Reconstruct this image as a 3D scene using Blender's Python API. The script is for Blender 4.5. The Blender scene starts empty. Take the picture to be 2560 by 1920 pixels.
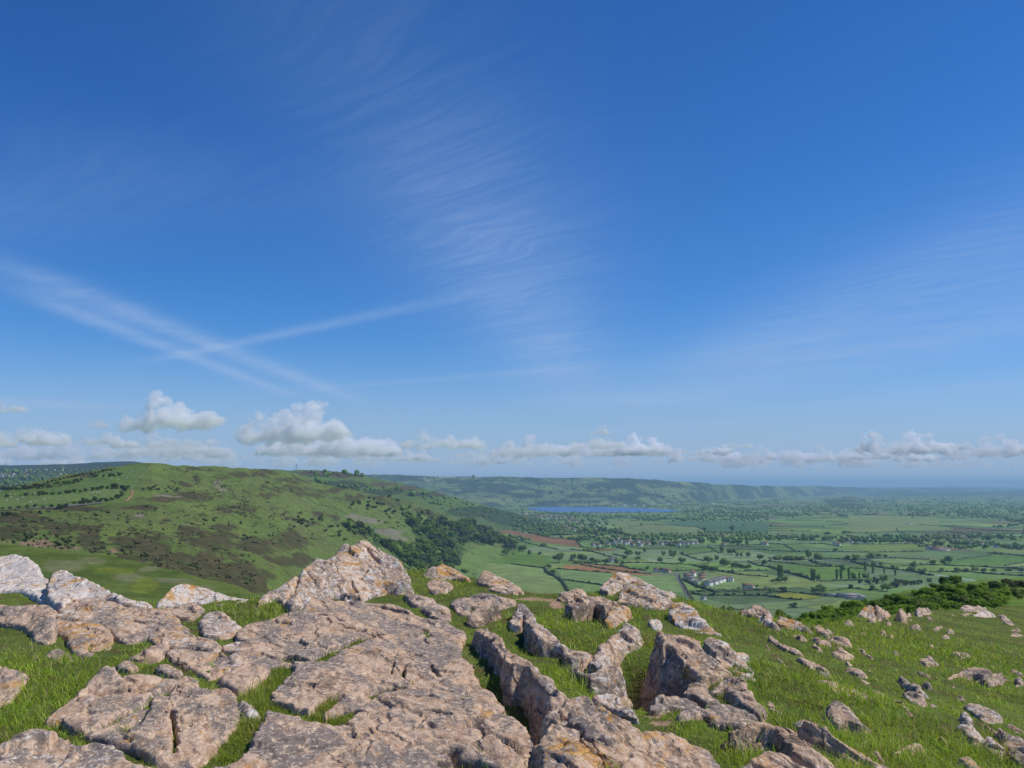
import bpy, math, random
import numpy as np
from mathutils import Vector

# ------------------------------------------------------------------ camera, sky, sun, exposure
S = bpy.context.scene
COL = S.collection
rng = np.random.default_rng(7)
random.seed(7)

FPX = 963.0                       # focal length in pixels of a 1024 wide frame
PITCH = math.atan((484.8 - 384.0) / FPX)
cam_d = bpy.data.cameras.new("camera")
cam = bpy.data.objects.new("camera", cam_d)
COL.objects.link(cam)
cam_d.sensor_width = 36.0
cam_d.lens = 36.0 * FPX / 1024.0
cam_d.clip_start = 0.1
cam_d.clip_end = 200000.0
cam.location = (0, 0, 0)
cam.rotation_euler = (math.pi / 2 + PITCH, 0, 0)
S.camera = cam

SUN_EL = math.radians(53)
SUN_AZ = math.radians(86)         # clockwise from the viewing direction (+Y): from the right
sun_d = bpy.data.lights.new("sun", 'SUN')
sun_d.energy = 4.1
sun_d.angle = math.radians(0.5)
sun_d.color = (1.0, 0.925, 0.81)
sun = bpy.data.objects.new("sun", sun_d)
COL.objects.link(sun)
sdir = Vector((math.sin(SUN_AZ) * math.cos(SUN_EL), math.cos(SUN_AZ) * math.cos(SUN_EL), math.sin(SUN_EL)))
sun.rotation_euler = sdir.to_track_quat('Z', 'Y').to_euler()
sun.location = (50, 0, 80)

S.view_settings.view_transform = 'Standard'
S.view_settings.look = 'None'
S.view_settings.exposure = 0.0
S.view_settings.gamma = 1.0
S.view_settings.use_curve_mapping = False
S.render.engine = 'CYCLES'
cy = S.cycles
cy.max_bounces = 16
cy.diffuse_bounces = 3
cy.glossy_bounces = 2
cy.transmission_bounces = 4
cy.transparent_max_bounces = 8
cy.volume_bounces = 14
cy.use_denoising = True
cy.caustics_reflective = False
cy.caustics_refractive = False


def ray(u, v):
    """direction (x, z per unit y) of the view ray through pixel u,v of a 1024x768 frame"""
    a = (np.asarray(u, float) - 512.0) / FPX
    b = (384.0 - np.asarray(v, float)) / FPX
    cp, sp = math.cos(PITCH), math.sin(PITCH)
    y = cp - b * sp
    z = sp + b * cp
    return a / y, z / y


REG = {1: (0, 1100), 2: (640, 1100), 3: (1280, 1160), 4: (1920, 1160), 5: (0, 1440), 6: (640, 1440), 7: (1280, 1440), 8: (1920, 1440)}
ZS = 3.45625


def px(reg, x, y):
    """detail-view coordinates -> 1024 frame"""
    o = REG[reg]
    return (o[0] + x / ZS) * 0.4, (o[1] + y / ZS) * 0.4


class NT:
    """small node-tree builder"""
    def __init__(self, tree):
        self.t = tree
        tree.nodes.clear()

    def n(self, typ, **kw):
        nd = self.t.nodes.new(typ)
        for k, v in kw.items():
            setattr(nd, k, v)
        return nd

    def put(self, sock, v):
        if hasattr(v, 'is_output'):
            self.t.links.new(v, sock)
        elif isinstance(v, (tuple, list)) and len(v) == 3 and sock.type == 'RGBA':
            sock.default_value = (*v, 1)
        else:
            sock.default_value = v

    def m(self, op, a, b=0.0, c=0.0, clamp=False):
        nd = self.n('ShaderNodeMath', operation=op, use_clamp=clamp)
        self.put(nd.inputs[0], a); self.put(nd.inputs[1], b); self.put(nd.inputs[2], c)
        return nd.outputs[0]

    def noise(self, vec, scale, detail=4, rough=0.55, dist=0.0, dim='3D'):
        nd = self.n('ShaderNodeTexNoise', noise_dimensions=dim)
        if vec is not None:
            self.put(nd.inputs['Vector'], vec)
        nd.inputs['Scale'].default_value = scale
        nd.inputs['Detail'].default_value = detail
        nd.inputs['Roughness'].default_value = rough
        nd.inputs['Distortion'].default_value = dist
        return nd.outputs[0]

    def ramp(self, v, lo, hi, a=0.0, b=1.0):
        nd = self.n('ShaderNodeMapRange', clamp=True, interpolation_type='SMOOTHSTEP')
        self.put(nd.inputs[0], v)
        nd.inputs[1].default_value = lo; nd.inputs[2].default_value = hi
        self.put(nd.inputs[3], a); self.put(nd.inputs[4], b)
        return nd.outputs[0]

    def mix(self, f, a, b, mode='MIX'):
        nd = self.n('ShaderNodeMix', data_type='RGBA', blend_type=mode)
        self.put(nd.inputs[0], f); self.put(nd.inputs[6], a); self.put(nd.inputs[7], b)
        return nd.outputs[2]

    def xyz(self, x, y, z):
        nd = self.n('ShaderNodeCombineXYZ')
        self.put(nd.inputs[0], x); self.put(nd.inputs[1], y); self.put(nd.inputs[2], z)
        return nd.outputs[0]

    def sep(self, v):
        nd = self.n('ShaderNodeSeparateXYZ')
        self.put(nd.inputs[0], v)
        return nd.outputs


def sky_plane(dx, dy):
    """display pixel (2212 wide view) -> coordinates on the cirrus sheet (x/z, y/z)"""
    a, z = ray(dx * 1024 / 2212, dy * 1024 / 2212)
    return float(a / z), float(1.0 / z)


def build_world():
    w = bpy.data.worlds.new("World")
    S.world = w
    w.use_nodes = True
    k = NT(w.node_tree)
    out = k.n('ShaderNodeOutputWorld')
    bg = k.n('ShaderNodeBackground')
    sky = k.n('ShaderNodeTexSky', sky_type='NISHITA', sun_disc=False)
    sky.sun_elevation = SUN_EL
    sky.sun_rotation = SUN_AZ
    sky.altitude = 600
    sky.air_density = 1.0
    sky.dust_density = 0.1
    sky.ozone_density = 6.0
    tc = k.n('ShaderNodeTexCoord').outputs['Generated']
    d = k.sep(tc)
    zc = k.m('MAXIMUM', d[2], 0.012)
    X = k.m('DIVIDE', d[0], zc)
    Y = k.m('DIVIDE', d[1], zc)
    # streak frame: along the faint vapour trail that crosses the sheet from lower left to upper right
    p0, p1 = sky_plane(280, 790), sky_plane(1500, 530)
    th = math.atan2(p1[1] - p0[1], p1[0] - p0[0])
    c, s = math.cos(th), math.sin(th)
    A = k.m('ADD', k.m('MULTIPLY', X, c), k.m('MULTIPLY', Y, s))
    B = k.m('SUBTRACT', k.m('MULTIPLY', Y, c), k.m('MULTIPLY', X, s))
    wx = k.noise(k.xyz(X, Y, 0.0), 0.5, 3, 0.5)
    Bw = k.m('ADD', B, k.m('MULTIPLY', k.m('SUBTRACT', wx, 0.5), 0.9))
    fine = k.noise(k.xyz(k.m('MULTIPLY', A, 0.9), k.m('MULTIPLY', Bw, 6.5), 0.0), 2.6, 5, 0.6, 0.7)
    mid = k.noise(k.xyz(k.m('MULTIPLY', A, 0.25), k.m('MULTIPLY', Bw, 1.3), 3.0), 1.2, 4, 0.55, 0.6)
    big = k.noise(k.xyz(X, Y, 7.0), 0.32, 2, 0.5)

    def seg(pa, pb, wid, soft=0.5):
        (ax, ay), (bx, by) = sky_plane(*pa), sky_plane(*pb)
        L = math.hypot(bx - ax, by - ay)
        ex, ey = (bx - ax) / L, (by - ay) / L
        rx = k.m('SUBTRACT', X, ax); ry = k.m('SUBTRACT', Y, ay)
        t = k.m('ADD', k.m('MULTIPLY', rx, ex), k.m('MULTIPLY', ry, ey))
        n = k.m('SUBTRACT', k.m('MULTIPLY', ry, ex), k.m('MULTIPLY', rx, ey))
        g = k.m('EXPONENT', k.m('MULTIPLY', k.m('POWER', k.m('ABSOLUTE', k.m('DIVIDE', n, wid)), 2.0), -1.0))
        f1 = k.ramp(t, -soft * L * 0.3, soft * L * 0.5)
        f2 = k.ramp(t, L * (1 - soft * 0.5), L * (1 + soft * 0.3), 1.0, 0.0)
        return k.m('MULTIPLY', g, k.m('MULTIPLY', f1, f2))

    plume = k.m('ADD', k.m('MULTIPLY', seg((780, 20), (1240, 850), 0.36, 0.5), 0.85), k.m('MULTIPLY', seg((1000, 420), (1250, 900), 0.62, 0.4), 0.5))
    rightband = k.m('ADD', seg((1350, 880), (2800, 540), 1.1, 0.2), k.m('MULTIPLY', seg((1500, 800), (2700, 300), 0.55, 0.4), 0.6))
    rightband = k.m('ADD', rightband, k.m('MULTIPLY', seg((1300, 945), (2700, 760), 0.9, 0.3), 0.5))
    left = seg((-100, 520), (500, 330), 0.4, 0.5)
    mask = k.m('ADD', k.m('MULTIPLY', plume, 0.85), k.m('MULTIPLY', rightband, 1.1))
    mask = k.m('ADD', mask, k.m('MULTIPLY', left, 0.25))
    mask = k.m('ADD', mask, k.m('MULTIPLY', k.ramp(big, 0.55, 0.8), 0.08))
    tex = k.m('ADD', k.m('MULTIPLY', k.ramp(fine, 0.32, 0.74), 0.36), k.m('ADD', k.m('MULTIPLY', k.ramp(mid, 0.25, 0.8), 0.34), 0.34))
    cir = k.m('MULTIPLY', k.m('MULTIPLY', mask, tex), 0.46)
    # vapour trails
    tr = k.m('MULTIPLY', seg((-60, 545), (780, 868), 0.17, 0.3), 0.50)
    tr = k.m('ADD', tr, k.m('MULTIPLY', seg((20, 620), (640, 858), 0.13, 0.3), 0.50))
    tr = k.m('ADD', tr, k.m('MULTIPLY', seg((290, 788), (1000, 640), 0.11, 0.7), 0.36))
    tr = k.m('ADD', tr, k.m('MULTIPLY', seg((700, 838), (1300, 790), 0.16, 0.5), 0.25))
    tr = k.m('ADD', tr, k.m('MULTIPLY', seg((-60, 860), (260, 885), 0.6, 0.4), 0.45))
    rag = k.noise(k.xyz(X, Y, 1.0), 3.2, 5, 0.65, 0.8)
    tr = k.m('MULTIPLY', tr, k.ramp(rag, 0.22, 0.72, 0.45, 1.0))
    # thin veil towards the horizon
    veil = k.m('MULTIPLY', k.ramp(d[2], 0.0, 0.20, 0.20, 0.0), k.ramp(mid, 0.2, 0.8, 0.45, 1.0))
    tot = k.m('MINIMUM', k.m('ADD', k.m('ADD', cir, tr), veil), 0.85)
    # deep clear blue: film-like response per channel
    sc = k.n('ShaderNodeSeparateColor'); k.put(sc.inputs[0], sky.outputs[0])
    cc = k.n('ShaderNodeCombineColor')
    for i, (p, g) in enumerate(((1.62, 1.03), (1.24, 0.98), (1.08, 1.20))):
        k.put(cc.inputs[i], k.m('MULTIPLY', k.m('POWER', k.m('MULTIPLY', sc.outputs[i], 0.1), p), 10.0 * g))
    low = k.ramp(d[2], -0.02, 0.15, 0.97, 0.0)
    base = k.mix(low, cc.outputs[0], HORIZON)
    col = k.mix(tot, base, CIRRUS)
    k.put(bg.inputs[0], col)
    bg.inputs[1].default_value = SKY_STRENGTH
    k.put(out.inputs[0], bg.outputs[0])


CIRRUS = (3.6, 5.0, 7.6)
HORIZON = (3.5, 4.7, 6.5)
SKY_STRENGTH = 0.1
build_world()


# ------------------------------------------------------------------ helpers
def hsh(ix, iy, seed):
    h = (ix.astype(np.int64) * 374761393 + iy.astype(np.int64) * 668265263 + seed * 974711) & 0xFFFFFFFF
    h = ((h ^ (h >> 13)) * 1274126177) & 0xFFFFFFFF
    h = ((h ^ (h >> 16)) * 2246822519) & 0xFFFFFFFF
    return ((h ^ (h >> 15)) & 0xFFFFFF) / float(0xFFFFFF)


def pn(x, y, seed=0):
    """gradient noise, about -1..1"""
    x = np.asarray(x, float); y = np.asarray(y, float)
    xi = np.floor(x); yi = np.floor(y)
    fx = x - xi; fy = y - yi
    sx = fx * fx * fx * (fx * (fx * 6 - 15) + 10)
    sy = fy * fy * fy * (fy * (fy * 6 - 15) + 10)

    def g(ox, oy):
        a = hsh(xi + ox, yi + oy, seed) * 6.2831853
        return np.cos(a) * (fx - ox) + np.sin(a) * (fy - oy)
    a = g(0, 0) * (1 - sx) + g(1, 0) * sx
    b = g(0, 1) * (1 - sx) + g(1, 1) * sx
    return (a * (1 - sy) + b * sy) * 1.5


def fbm(x, y, octs=4, seed=0, gain=0.5, lac=2.03):
    t = 0.0; a = 1.0; n = 0.0
    for o in range(octs):
        t = t + a * pn(x * lac ** o, y * lac ** o, seed + o * 17)
        n += a; a *= gain
    return t / n


def voro(x, y, seed=0, jit=0.9):
    """cellular noise: nearest-cell random values, offset to its centre, F2-F1"""
    x = np.asarray(x, float); y = np.asarray(y, float)
    xi = np.floor(x); yi = np.floor(y)
    f1 = np.full(x.shape, 9.0); f2 = np.full(x.shape, 9.0)
    r1 = np.zeros(x.shape); cx = np.zeros(x.shape); cyy = np.zeros(x.shape); ca = np.zeros(x.shape)
    for ox in (-1, 0, 1):
        for oy in (-1, 0, 1):
            px_ = xi + ox + 0.5 + (hsh(xi + ox, yi + oy, seed) - 0.5) * jit
            py_ = yi + oy + 0.5 + (hsh(xi + ox, yi + oy, seed + 5) - 0.5) * jit
            dd = np.hypot(x - px_, y - py_)
            r = hsh(xi + ox, yi + oy, seed + 9)
            a = hsh(xi + ox, yi + oy, seed + 13)
            new = dd < f1
            f2 = np.where(new, f1, np.minimum(f2, dd))
            r1 = np.where(new, r, r1); ca = np.where(new, a, ca)
            cx = np.where(new, x - px_, cx); cyy = np.where(new, y - py_, cyy)
            f1 = np.where(new, dd, f1)
    return r1, ca, cx, cyy, f2 - f1


def sstep(a, b, x):
    t = np.clip((x - a) / (b - a), 0, 1)
    return t * t * (3 - 2 * t)


def mesh_np(name, verts, faces, mat=None, smooth=True, attrs=None, matidx=None):
    """verts Nx3, faces Mx3/Mx4 array or list of them -> Mesh"""
    me = bpy.data.meshes.new(name)
    fl = faces if isinstance(faces, list) else [faces]
    fl = [np.asarray(f, np.int32) for f in fl if len(f)]
    nl = sum(f.size for f in fl)
    nf = sum(len(f) for f in fl)
    me.vertices.add(len(verts))
    me.vertices.foreach_set('co', np.asarray(verts, np.float32).ravel())
    me.loops.add(nl)
    me.polygons.add(nf)
    me.loops.foreach_set('vertex_index', np.concatenate([f.ravel() for f in fl]).astype(np.int32))
    tot = np.concatenate([np.full(len(f), f.shape[1], np.int32) for f in fl])
    st = np.concatenate([[0], np.cumsum(tot)[:-1]]).astype(np.int32)
    me.polygons.foreach_set('loop_start', st)
    if matidx is not None:
        me.polygons.foreach_set('material_index', np.asarray(matidx, np.int32))
    me.update(calc_edges=True)
    me.validate()
    if smooth:
        me.polygons.foreach_set('use_smooth', np.ones(len(me.polygons), bool))
    if attrs:
        for k, (dom, arr) in attrs.items():
            arr = np.asarray(arr, np.float32)
            if arr.ndim == 1:
                at = me.attributes.new(k, 'FLOAT', dom)
                at.data.foreach_set('value', arr)
            else:
                at = me.attributes.new(k, 'FLOAT_COLOR', dom)
                if arr.shape[1] == 3:
                    arr = np.hstack([arr, np.ones((len(arr), 1), np.float32)])
                at.data.foreach_set('color', arr.ravel())
    for m in (mat if isinstance(mat, (list, tuple)) else [mat]):
        if m is not None:
            me.materials.append(m)
    return me


def link(name, data, parent=None, loc=None, rot=None, scale=None):
    o = bpy.data.objects.new(name, data)
    COL.objects.link(o)
    if parent is not None:
        o.parent = parent
    if loc is not None:
        o.location = loc
    if rot is not None:
        o.rotation_euler = rot
    if scale is not None:
        o.scale = scale
    return o


def tag(o, label=None, cat=None, group=None, kind=None):
    if label: o['label'] = label
    if cat: o['category'] = cat
    if group: o['group'] = group
    if kind: o['kind'] = kind
    return o


def copy_tree(o, parent=None):
    c = o.copy()
    COL.objects.link(c)
    c.parent = parent
    for ch in o.children:
        copy_tree(ch, c)
    return c


def grid_faces(nr, nc):
    i = np.arange(nr * nc).reshape(nr, nc)
    return np.stack([i[:-1, :-1].ravel(), i[:-1, 1:].ravel(), i[1:, 1:].ravel(), i[1:, :-1].ravel()], 1)


def material(name):
    m = bpy.data.materials.new(name)
    m.use_nodes = True
    k = NT(m.node_tree)
    out = k.n('ShaderNodeOutputMaterial')
    b = k.n('ShaderNodeBsdfPrincipled')
    k.put(out.inputs[0], b.outputs[0])
    b.inputs['Roughness'].default_value = 0.85
    b.inputs['Specular IOR Level'].default_value = 0.2
    return m, k, b, out


def attr(k, name, typ='GEOMETRY'):
    return k.n('ShaderNodeAttribute', attribute_type=typ, attribute_name=name)


def bump(k, b, h, strength, dist):
    nd = k.n('ShaderNodeBump')
    nd.inputs['Strength'].default_value = strength
    nd.inputs['Distance'].default_value = dist
    k.put(nd.inputs['Height'], h)
    k.put(b.inputs['Normal'], nd.outputs[0])


# ------------------------------------------------------------------ materials
def pos(k):
    return k.n('ShaderNodeNewGeometry').outputs['Position']


def mat_attr_ground(name, nscale, bstr=0.4, bdist=0.5):
    """vegetation cover: colour of what grows there comes from the mesh, broken up with noise"""
    m, k, b, _ = material(name)
    p = pos(k)
    c = attr(k, 'cover').outputs['Color']
    n1 = k.noise(p, nscale, 5, 0.65)
    n2 = k.noise(p, nscale * 0.13, 3, 0.55)
    f = k.m('MULTIPLY', k.ramp(n1, 0.25, 0.75, 0.72, 1.28), k.ramp(n2, 0.25, 0.75, 0.88, 1.12))
    vm = k.n('ShaderNodeVectorMath', operation='SCALE')
    k.put(vm.inputs[0], c); k.put(vm.inputs['Scale'], f)
    k.put(b.inputs['Base Color'], vm.outputs[0])
    b.inputs['Roughness'].default_value = 1.0
    b.inputs['Specular IOR Level'].default_value = 0.05
    bump(k, b, n1, bstr, bdist)
    return m


def mat_leaf(name, dark, light, nscale=0.6, trans=0.25, blossom=None, bl_at=0.62):
    m, k, b, out = material(name)
    p = pos(k)
    r = k.n('ShaderNodeObjectInfo').outputs['Random']
    n = k.noise(p, nscale, 3, 0.6)
    f = k.m('ADD', k.ramp(n, 0.3, 0.7, 0.0, 0.75), k.m('MULTIPLY', r, 0.35), clamp=True)
    c = k.mix(f, dark, light)
    if blossom:
        bn = k.noise(p, nscale * 2.3, 4, 0.7)
        c = k.mix(k.ramp(bn, bl_at, bl_at + 0.06), c, blossom)
    k.put(b.inputs['Base Color'], c)
    b.inputs['Roughness'].default_value = 0.7
    b.inputs['Specular IOR Level'].default_value = 0.15
    if trans:
        tr = k.n('ShaderNodeBsdfTranslucent')
        k.put(tr.inputs[0], k.mix(1.0, c, (1.3, 1.25, 0.6), 'MULTIPLY'))
        ms = k.n('ShaderNodeMixShader')
        ms.inputs[0].default_value = trans
        k.put(ms.inputs[1], b.outputs[0]); k.put(ms.inputs[2], tr.outputs[0])
        k.put(out.inputs[0], ms.outputs[0])
    return m


def mat_plain(name, col, rough=0.8, var=0.12, nscale=1.0, spec=0.2):
    m, k, b, _ = material(name)
    n = k.noise(pos(k), nscale, 4, 0.6)
    a = tuple(c * (1 - var) for c in col); d = tuple(min(1, c * (1 + var)) for c in col)
    k.put(b.inputs['Base Color'], k.mix(k.ramp(n, 0.3, 0.7), a, d))
    b.inputs['Roughness'].default_value = rough
    b.inputs['Specular IOR Level'].default_value = spec
    return m


def mat_rock():
    m, k, b, _ = material('limestone')
    p = pos(k)
    # bedding runs along the dip: stretch the pattern down to the right
    mp = k.n('ShaderNodeMapping')
    mp.vector_type = 'TEXTURE'
    mp.inputs['Rotation'].default_value = (0.0, 0.15, math.radians(-70))
    mp.inputs['Scale'].default_value = (1.9, 0.62, 0.5)
    k.put(mp.inputs[0], p)
    q = mp.outputs[0]
    n1 = k.noise(q, 1.5, 5, 0.62, 0.6)
    n2 = k.noise(q, 5.5, 6, 0.72, 1.0)
    n3 = k.noise(p, 24.0, 5, 0.72)
    n4 = k.noise(p, 90.0, 3, 0.6)
    vo = k.n('ShaderNodeTexVoronoi', feature='DISTANCE_TO_EDGE')
    wq = k.n('ShaderNodeVectorMath', operation='ADD')
    ns = k.n('ShaderNodeTexNoise'); k.put(ns.inputs['Vector'], p); ns.inputs['Scale'].default_value = 7.0; ns.inputs['Detail'].default_value = 4
    sc_ = k.n('ShaderNodeVectorMath', operation='SCALE'); k.put(sc_.inputs[0], ns.outputs['Color']); sc_.inputs['Scale'].default_value = 0.22
    k.put(wq.inputs[0], q); k.put(wq.inputs[1], sc_.outputs[0])
    k.put(vo.inputs['Vector'], wq.outputs[0]); vo.inputs['Scale'].default_value = 1.2
    seam = k.m('MULTIPLY', k.ramp(vo.outputs['Distance'], 0.0, 0.035, 1.0, 0.0), k.ramp(n1, 0.46, 0.56))
    c = k.mix(k.ramp(n1, 0.45, 0.54), (0.235, 0.196, 0.170), (0.440, 0.296, 0.196))
    c = k.mix(k.ramp(k.m('ADD', n2, k.m('MULTIPLY', k.m('SUBTRACT', n1, 0.5), 0.5)), 0.49, 0.56, 0.0, 0.9), c, (0.590, 0.430, 0.305))
    c = k.mix(k.ramp(n3, 0.53, 0.62, 0.0, 0.95), c, (0.68, 0.535, 0.405))
    c = k.mix(k.ramp(n3, 0.44, 0.32, 0.0, 0.7), c, (0.20, 0.15, 0.12))
    c = k.mix(k.m('MULTIPLY', seam, 0.55), c, (0.10, 0.078, 0.062))
    # lichens; each outcrop carries its own amount
    wa = attr(k, 'white_lichen', 'OBJECT').outputs['Fac']
    oa = attr(k, 'orange_lichen', 'OBJECT').outputs['Fac']
    da = attr(k, 'dark_stain', 'OBJECT').outputs['Fac']
    wn = k.m('ADD', k.noise(p, 9.0, 6, 0.72, 1.0), k.m('MULTIPLY', k.m('SUBTRACT', wa, 0.5), 0.34))
    c = k.mix(k.ramp(wn, 0.55, 0.62, 0.0, 0.85), c, (0.68, 0.64, 0.59))
    on = k.m('ADD', k.m('MULTIPLY', k.noise(p, 3.1, 3, 0.6), 0.54), k.m('MULTIPLY', k.noise(p, 26.0, 5, 0.78, 1.6), 0.46))
    on = k.m('ADD', on, k.m('MULTIPLY', k.m('SUBTRACT', oa, 0.5), 0.2))
    c = k.mix(k.ramp(on, 0.578, 0.602, 0.0, 0.9), c, k.mix(k.ramp(n3, 0.4, 0.6), (0.40, 0.18, 0.03), (0.58, 0.33, 0.08)))
    sp = k.noise(p, 15.0, 4, 0.7, 0.8)
    c = k.mix(k.m('MULTIPLY', k.ramp(sp, 0.655, 0.68, 0.0, 0.9), k.ramp(oa, 0.2, 0.5)), c, (0.50, 0.25, 0.05))
    c = k.mix(k.ramp(k.noise(p, 34.0, 3, 0.6, 0.6), 0.66, 0.69, 0.0, 0.8), c, (0.66, 0.62, 0.57))
    dn = k.m('ADD', k.noise(p, 4.3, 5, 0.7, 0.6), k.m('MULTIPLY', k.m('SUBTRACT', da, 0.5), 0.4))
    c = k.mix(k.ramp(dn, 0.56, 0.66, 0.0, 0.75), c, (0.095, 0.075, 0.065))
    k.put(b.inputs['Base Color'], c)
    b.inputs['Roughness'].default_value = 0.92
    b.inputs['Specular IOR Level'].default_value = 0.15
    h = k.m('ADD', k.m('SUBTRACT', k.m('MULTIPLY', n2, 0.6), k.m('MULTIPLY', seam, 0.5)), k.m('ADD', k.m('MULTIPLY', n3, 0.5), k.m('MULTIPLY', n4, 0.18)))
    bump(k, b, h, 0.9, 0.035)
    return m


def mat_blades(name, trans=0.35):
    m, k, b, out = material(name)
    c = attr(k, 'cover').outputs['Color']
    k.put(b.inputs['Base Color'], c)
    b.inputs['Roughness'].default_value = 0.55
    b.inputs['Specular IOR Level'].default_value = 0.25
    tr = k.n('ShaderNodeBsdfTranslucent')
    k.put(tr.inputs[0], k.mix(1.0, c, (1.25, 1.2, 0.6), 'MULTIPLY'))
    ms = k.n('ShaderNodeMixShader')
    ms.inputs[0].default_value = trans
    k.put(ms.inputs[1], b.outputs[0]); k.put(ms.inputs[2], tr.outputs[0])
    k.put(out.inputs[0], ms.outputs[0])
    return m


M_ROCK = mat_rock()
M_BLADE = mat_blades('grass_blade')
M_SOIL = mat_attr_ground('turf_soil', 30.0, 0.5, 0.03)
M_HILL = mat_attr_ground('hill_turf', 0.22, 0.6, 1.6)
M_FARHILL = mat_attr_ground('far_hill_cover', 0.02, 0.3, 8.0)
M_FIELD = mat_attr_ground('field_cover', 0.035, 0.15, 0.6)
M_TREE = mat_leaf('tree_leaves', (0.085, 0.160, 0.026), (0.190, 0.290, 0.046), 0.35, 0.3)
M_OLIVE = mat_leaf('olive_leaves', (0.105, 0.150, 0.038), (0.200, 0.250, 0.065), 0.35, 0.15)
M_HAW = mat_leaf('hawthorn_leaves', (0.045, 0.075, 0.028), (0.09, 0.125, 0.045), 0.5, 0.15, (0.55, 0.52, 0.47), 0.60)
M_GORSE = mat_leaf('scrub_leaves', (0.050, 0.062, 0.026), (0.110, 0.115, 0.052), 0.3, 0.1)
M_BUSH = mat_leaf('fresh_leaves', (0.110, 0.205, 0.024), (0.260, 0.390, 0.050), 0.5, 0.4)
M_DKBUSH = mat_leaf('dark_green_leaves', (0.055, 0.115, 0.018), (0.140, 0.235, 0.034), 0.5, 0.3)  # bushes whose own leaf green is darker
M_HEDGE = mat_leaf('hedge_leaves', (0.026, 0.045, 0.02), (0.06, 0.085, 0.034), 0.25, 0.0, (0.4, 0.4, 0.35), 0.70)
M_BARK = mat_plain('bark', (0.10, 0.078, 0.06), 0.95, 0.3, 2.0)
M_WHITE = mat_plain('white_render', (0.78, 0.76, 0.72), 0.8, 0.05, 0.2)
M_CREAM = mat_plain('cream_render', (0.62, 0.54, 0.43), 0.8, 0.08, 0.2)
M_GREYROOF = mat_plain('grey_roof_tile', (0.17, 0.16, 0.165), 0.8, 0.15, 0.4)
M_REDROOF = mat_plain('red_roof_tile', (0.20, 0.115, 0.08), 0.8, 0.2, 0.4)
M_SHED = mat_plain('shed_sheet', (0.24, 0.225, 0.235), 0.6, 0.1, 0.15)
M_TRACK = mat_plain('track_gravel', (0.26, 0.25, 0.17), 0.95, 0.15, 0.3)
M_EARTH = mat_plain('red_earth', (0.30, 0.165, 0.10), 0.95, 0.15, 0.3)
M_STEEL = mat_plain('galvanised_steel', (0.32, 0.33, 0.34), 0.5, 0.1, 0.5)
M_WOOL = mat_plain('wool', (0.68, 0.64, 0.56), 0.95, 0.08, 3.0)
M_FACE = mat_plain('sheep_face', (0.55, 0.5, 0.43), 0.9, 0.1, 3.0)

# ------------------------------------------------------------------ valley floor
ZP = -187.0


def on_plain(u, v):
    a, z = ray(u, v)
    d = ZP / z
    return a * d, d


def inpoly(x, y, P):
    x = np.asarray(x); y = np.asarray(y)
    ins = np.zeros(x.shape, bool)
    n = len(P)
    for i in range(n):
        x1, y1 = P[i]; x2, y2 = P[(i + 1) % n]
        if y1 == y2: continue
        c = ((y1 > y) != (y2 > y)) & (x < (x2 - x1) * (y - y1) / (y2 - y1) + x1)
        ins ^= c
    return ins


def parse(s):
    return [tuple(float(t) for t in w.split(',')) for w in s.split()]


def plain_poly(reg, s):
    return [on_plain(*px(reg, *p)) for p in parse(s)]


LAKE = plain_poly(3, "120,384 160,375 300,371 700,371 1000,378 1300,391 1490,405 1400,412 1200,418 900,421 600,420 400,419 280,414 190,402")

G_FIELDS = [(0.105, 0.178, 0.044), (0.125, 0.200, 0.050), (0.095, 0.160, 0.042), (0.135, 0.205, 0.070),
            (0.115, 0.178, 0.070), (0.150, 0.200, 0.062), (0.085, 0.140, 0.052), (0.130, 0.180, 0.085)]


def warp(x, y):
    return (x + 60 * fbm(x / 900, y / 900, 2, 3) + 25 * pn(x / 250, y / 250, 5),
            y + 80 * fbm(x / 900, y / 900, 2, 13) + 25 * pn(x / 250, y / 250, 15))


BSP_EDGES = []


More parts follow.
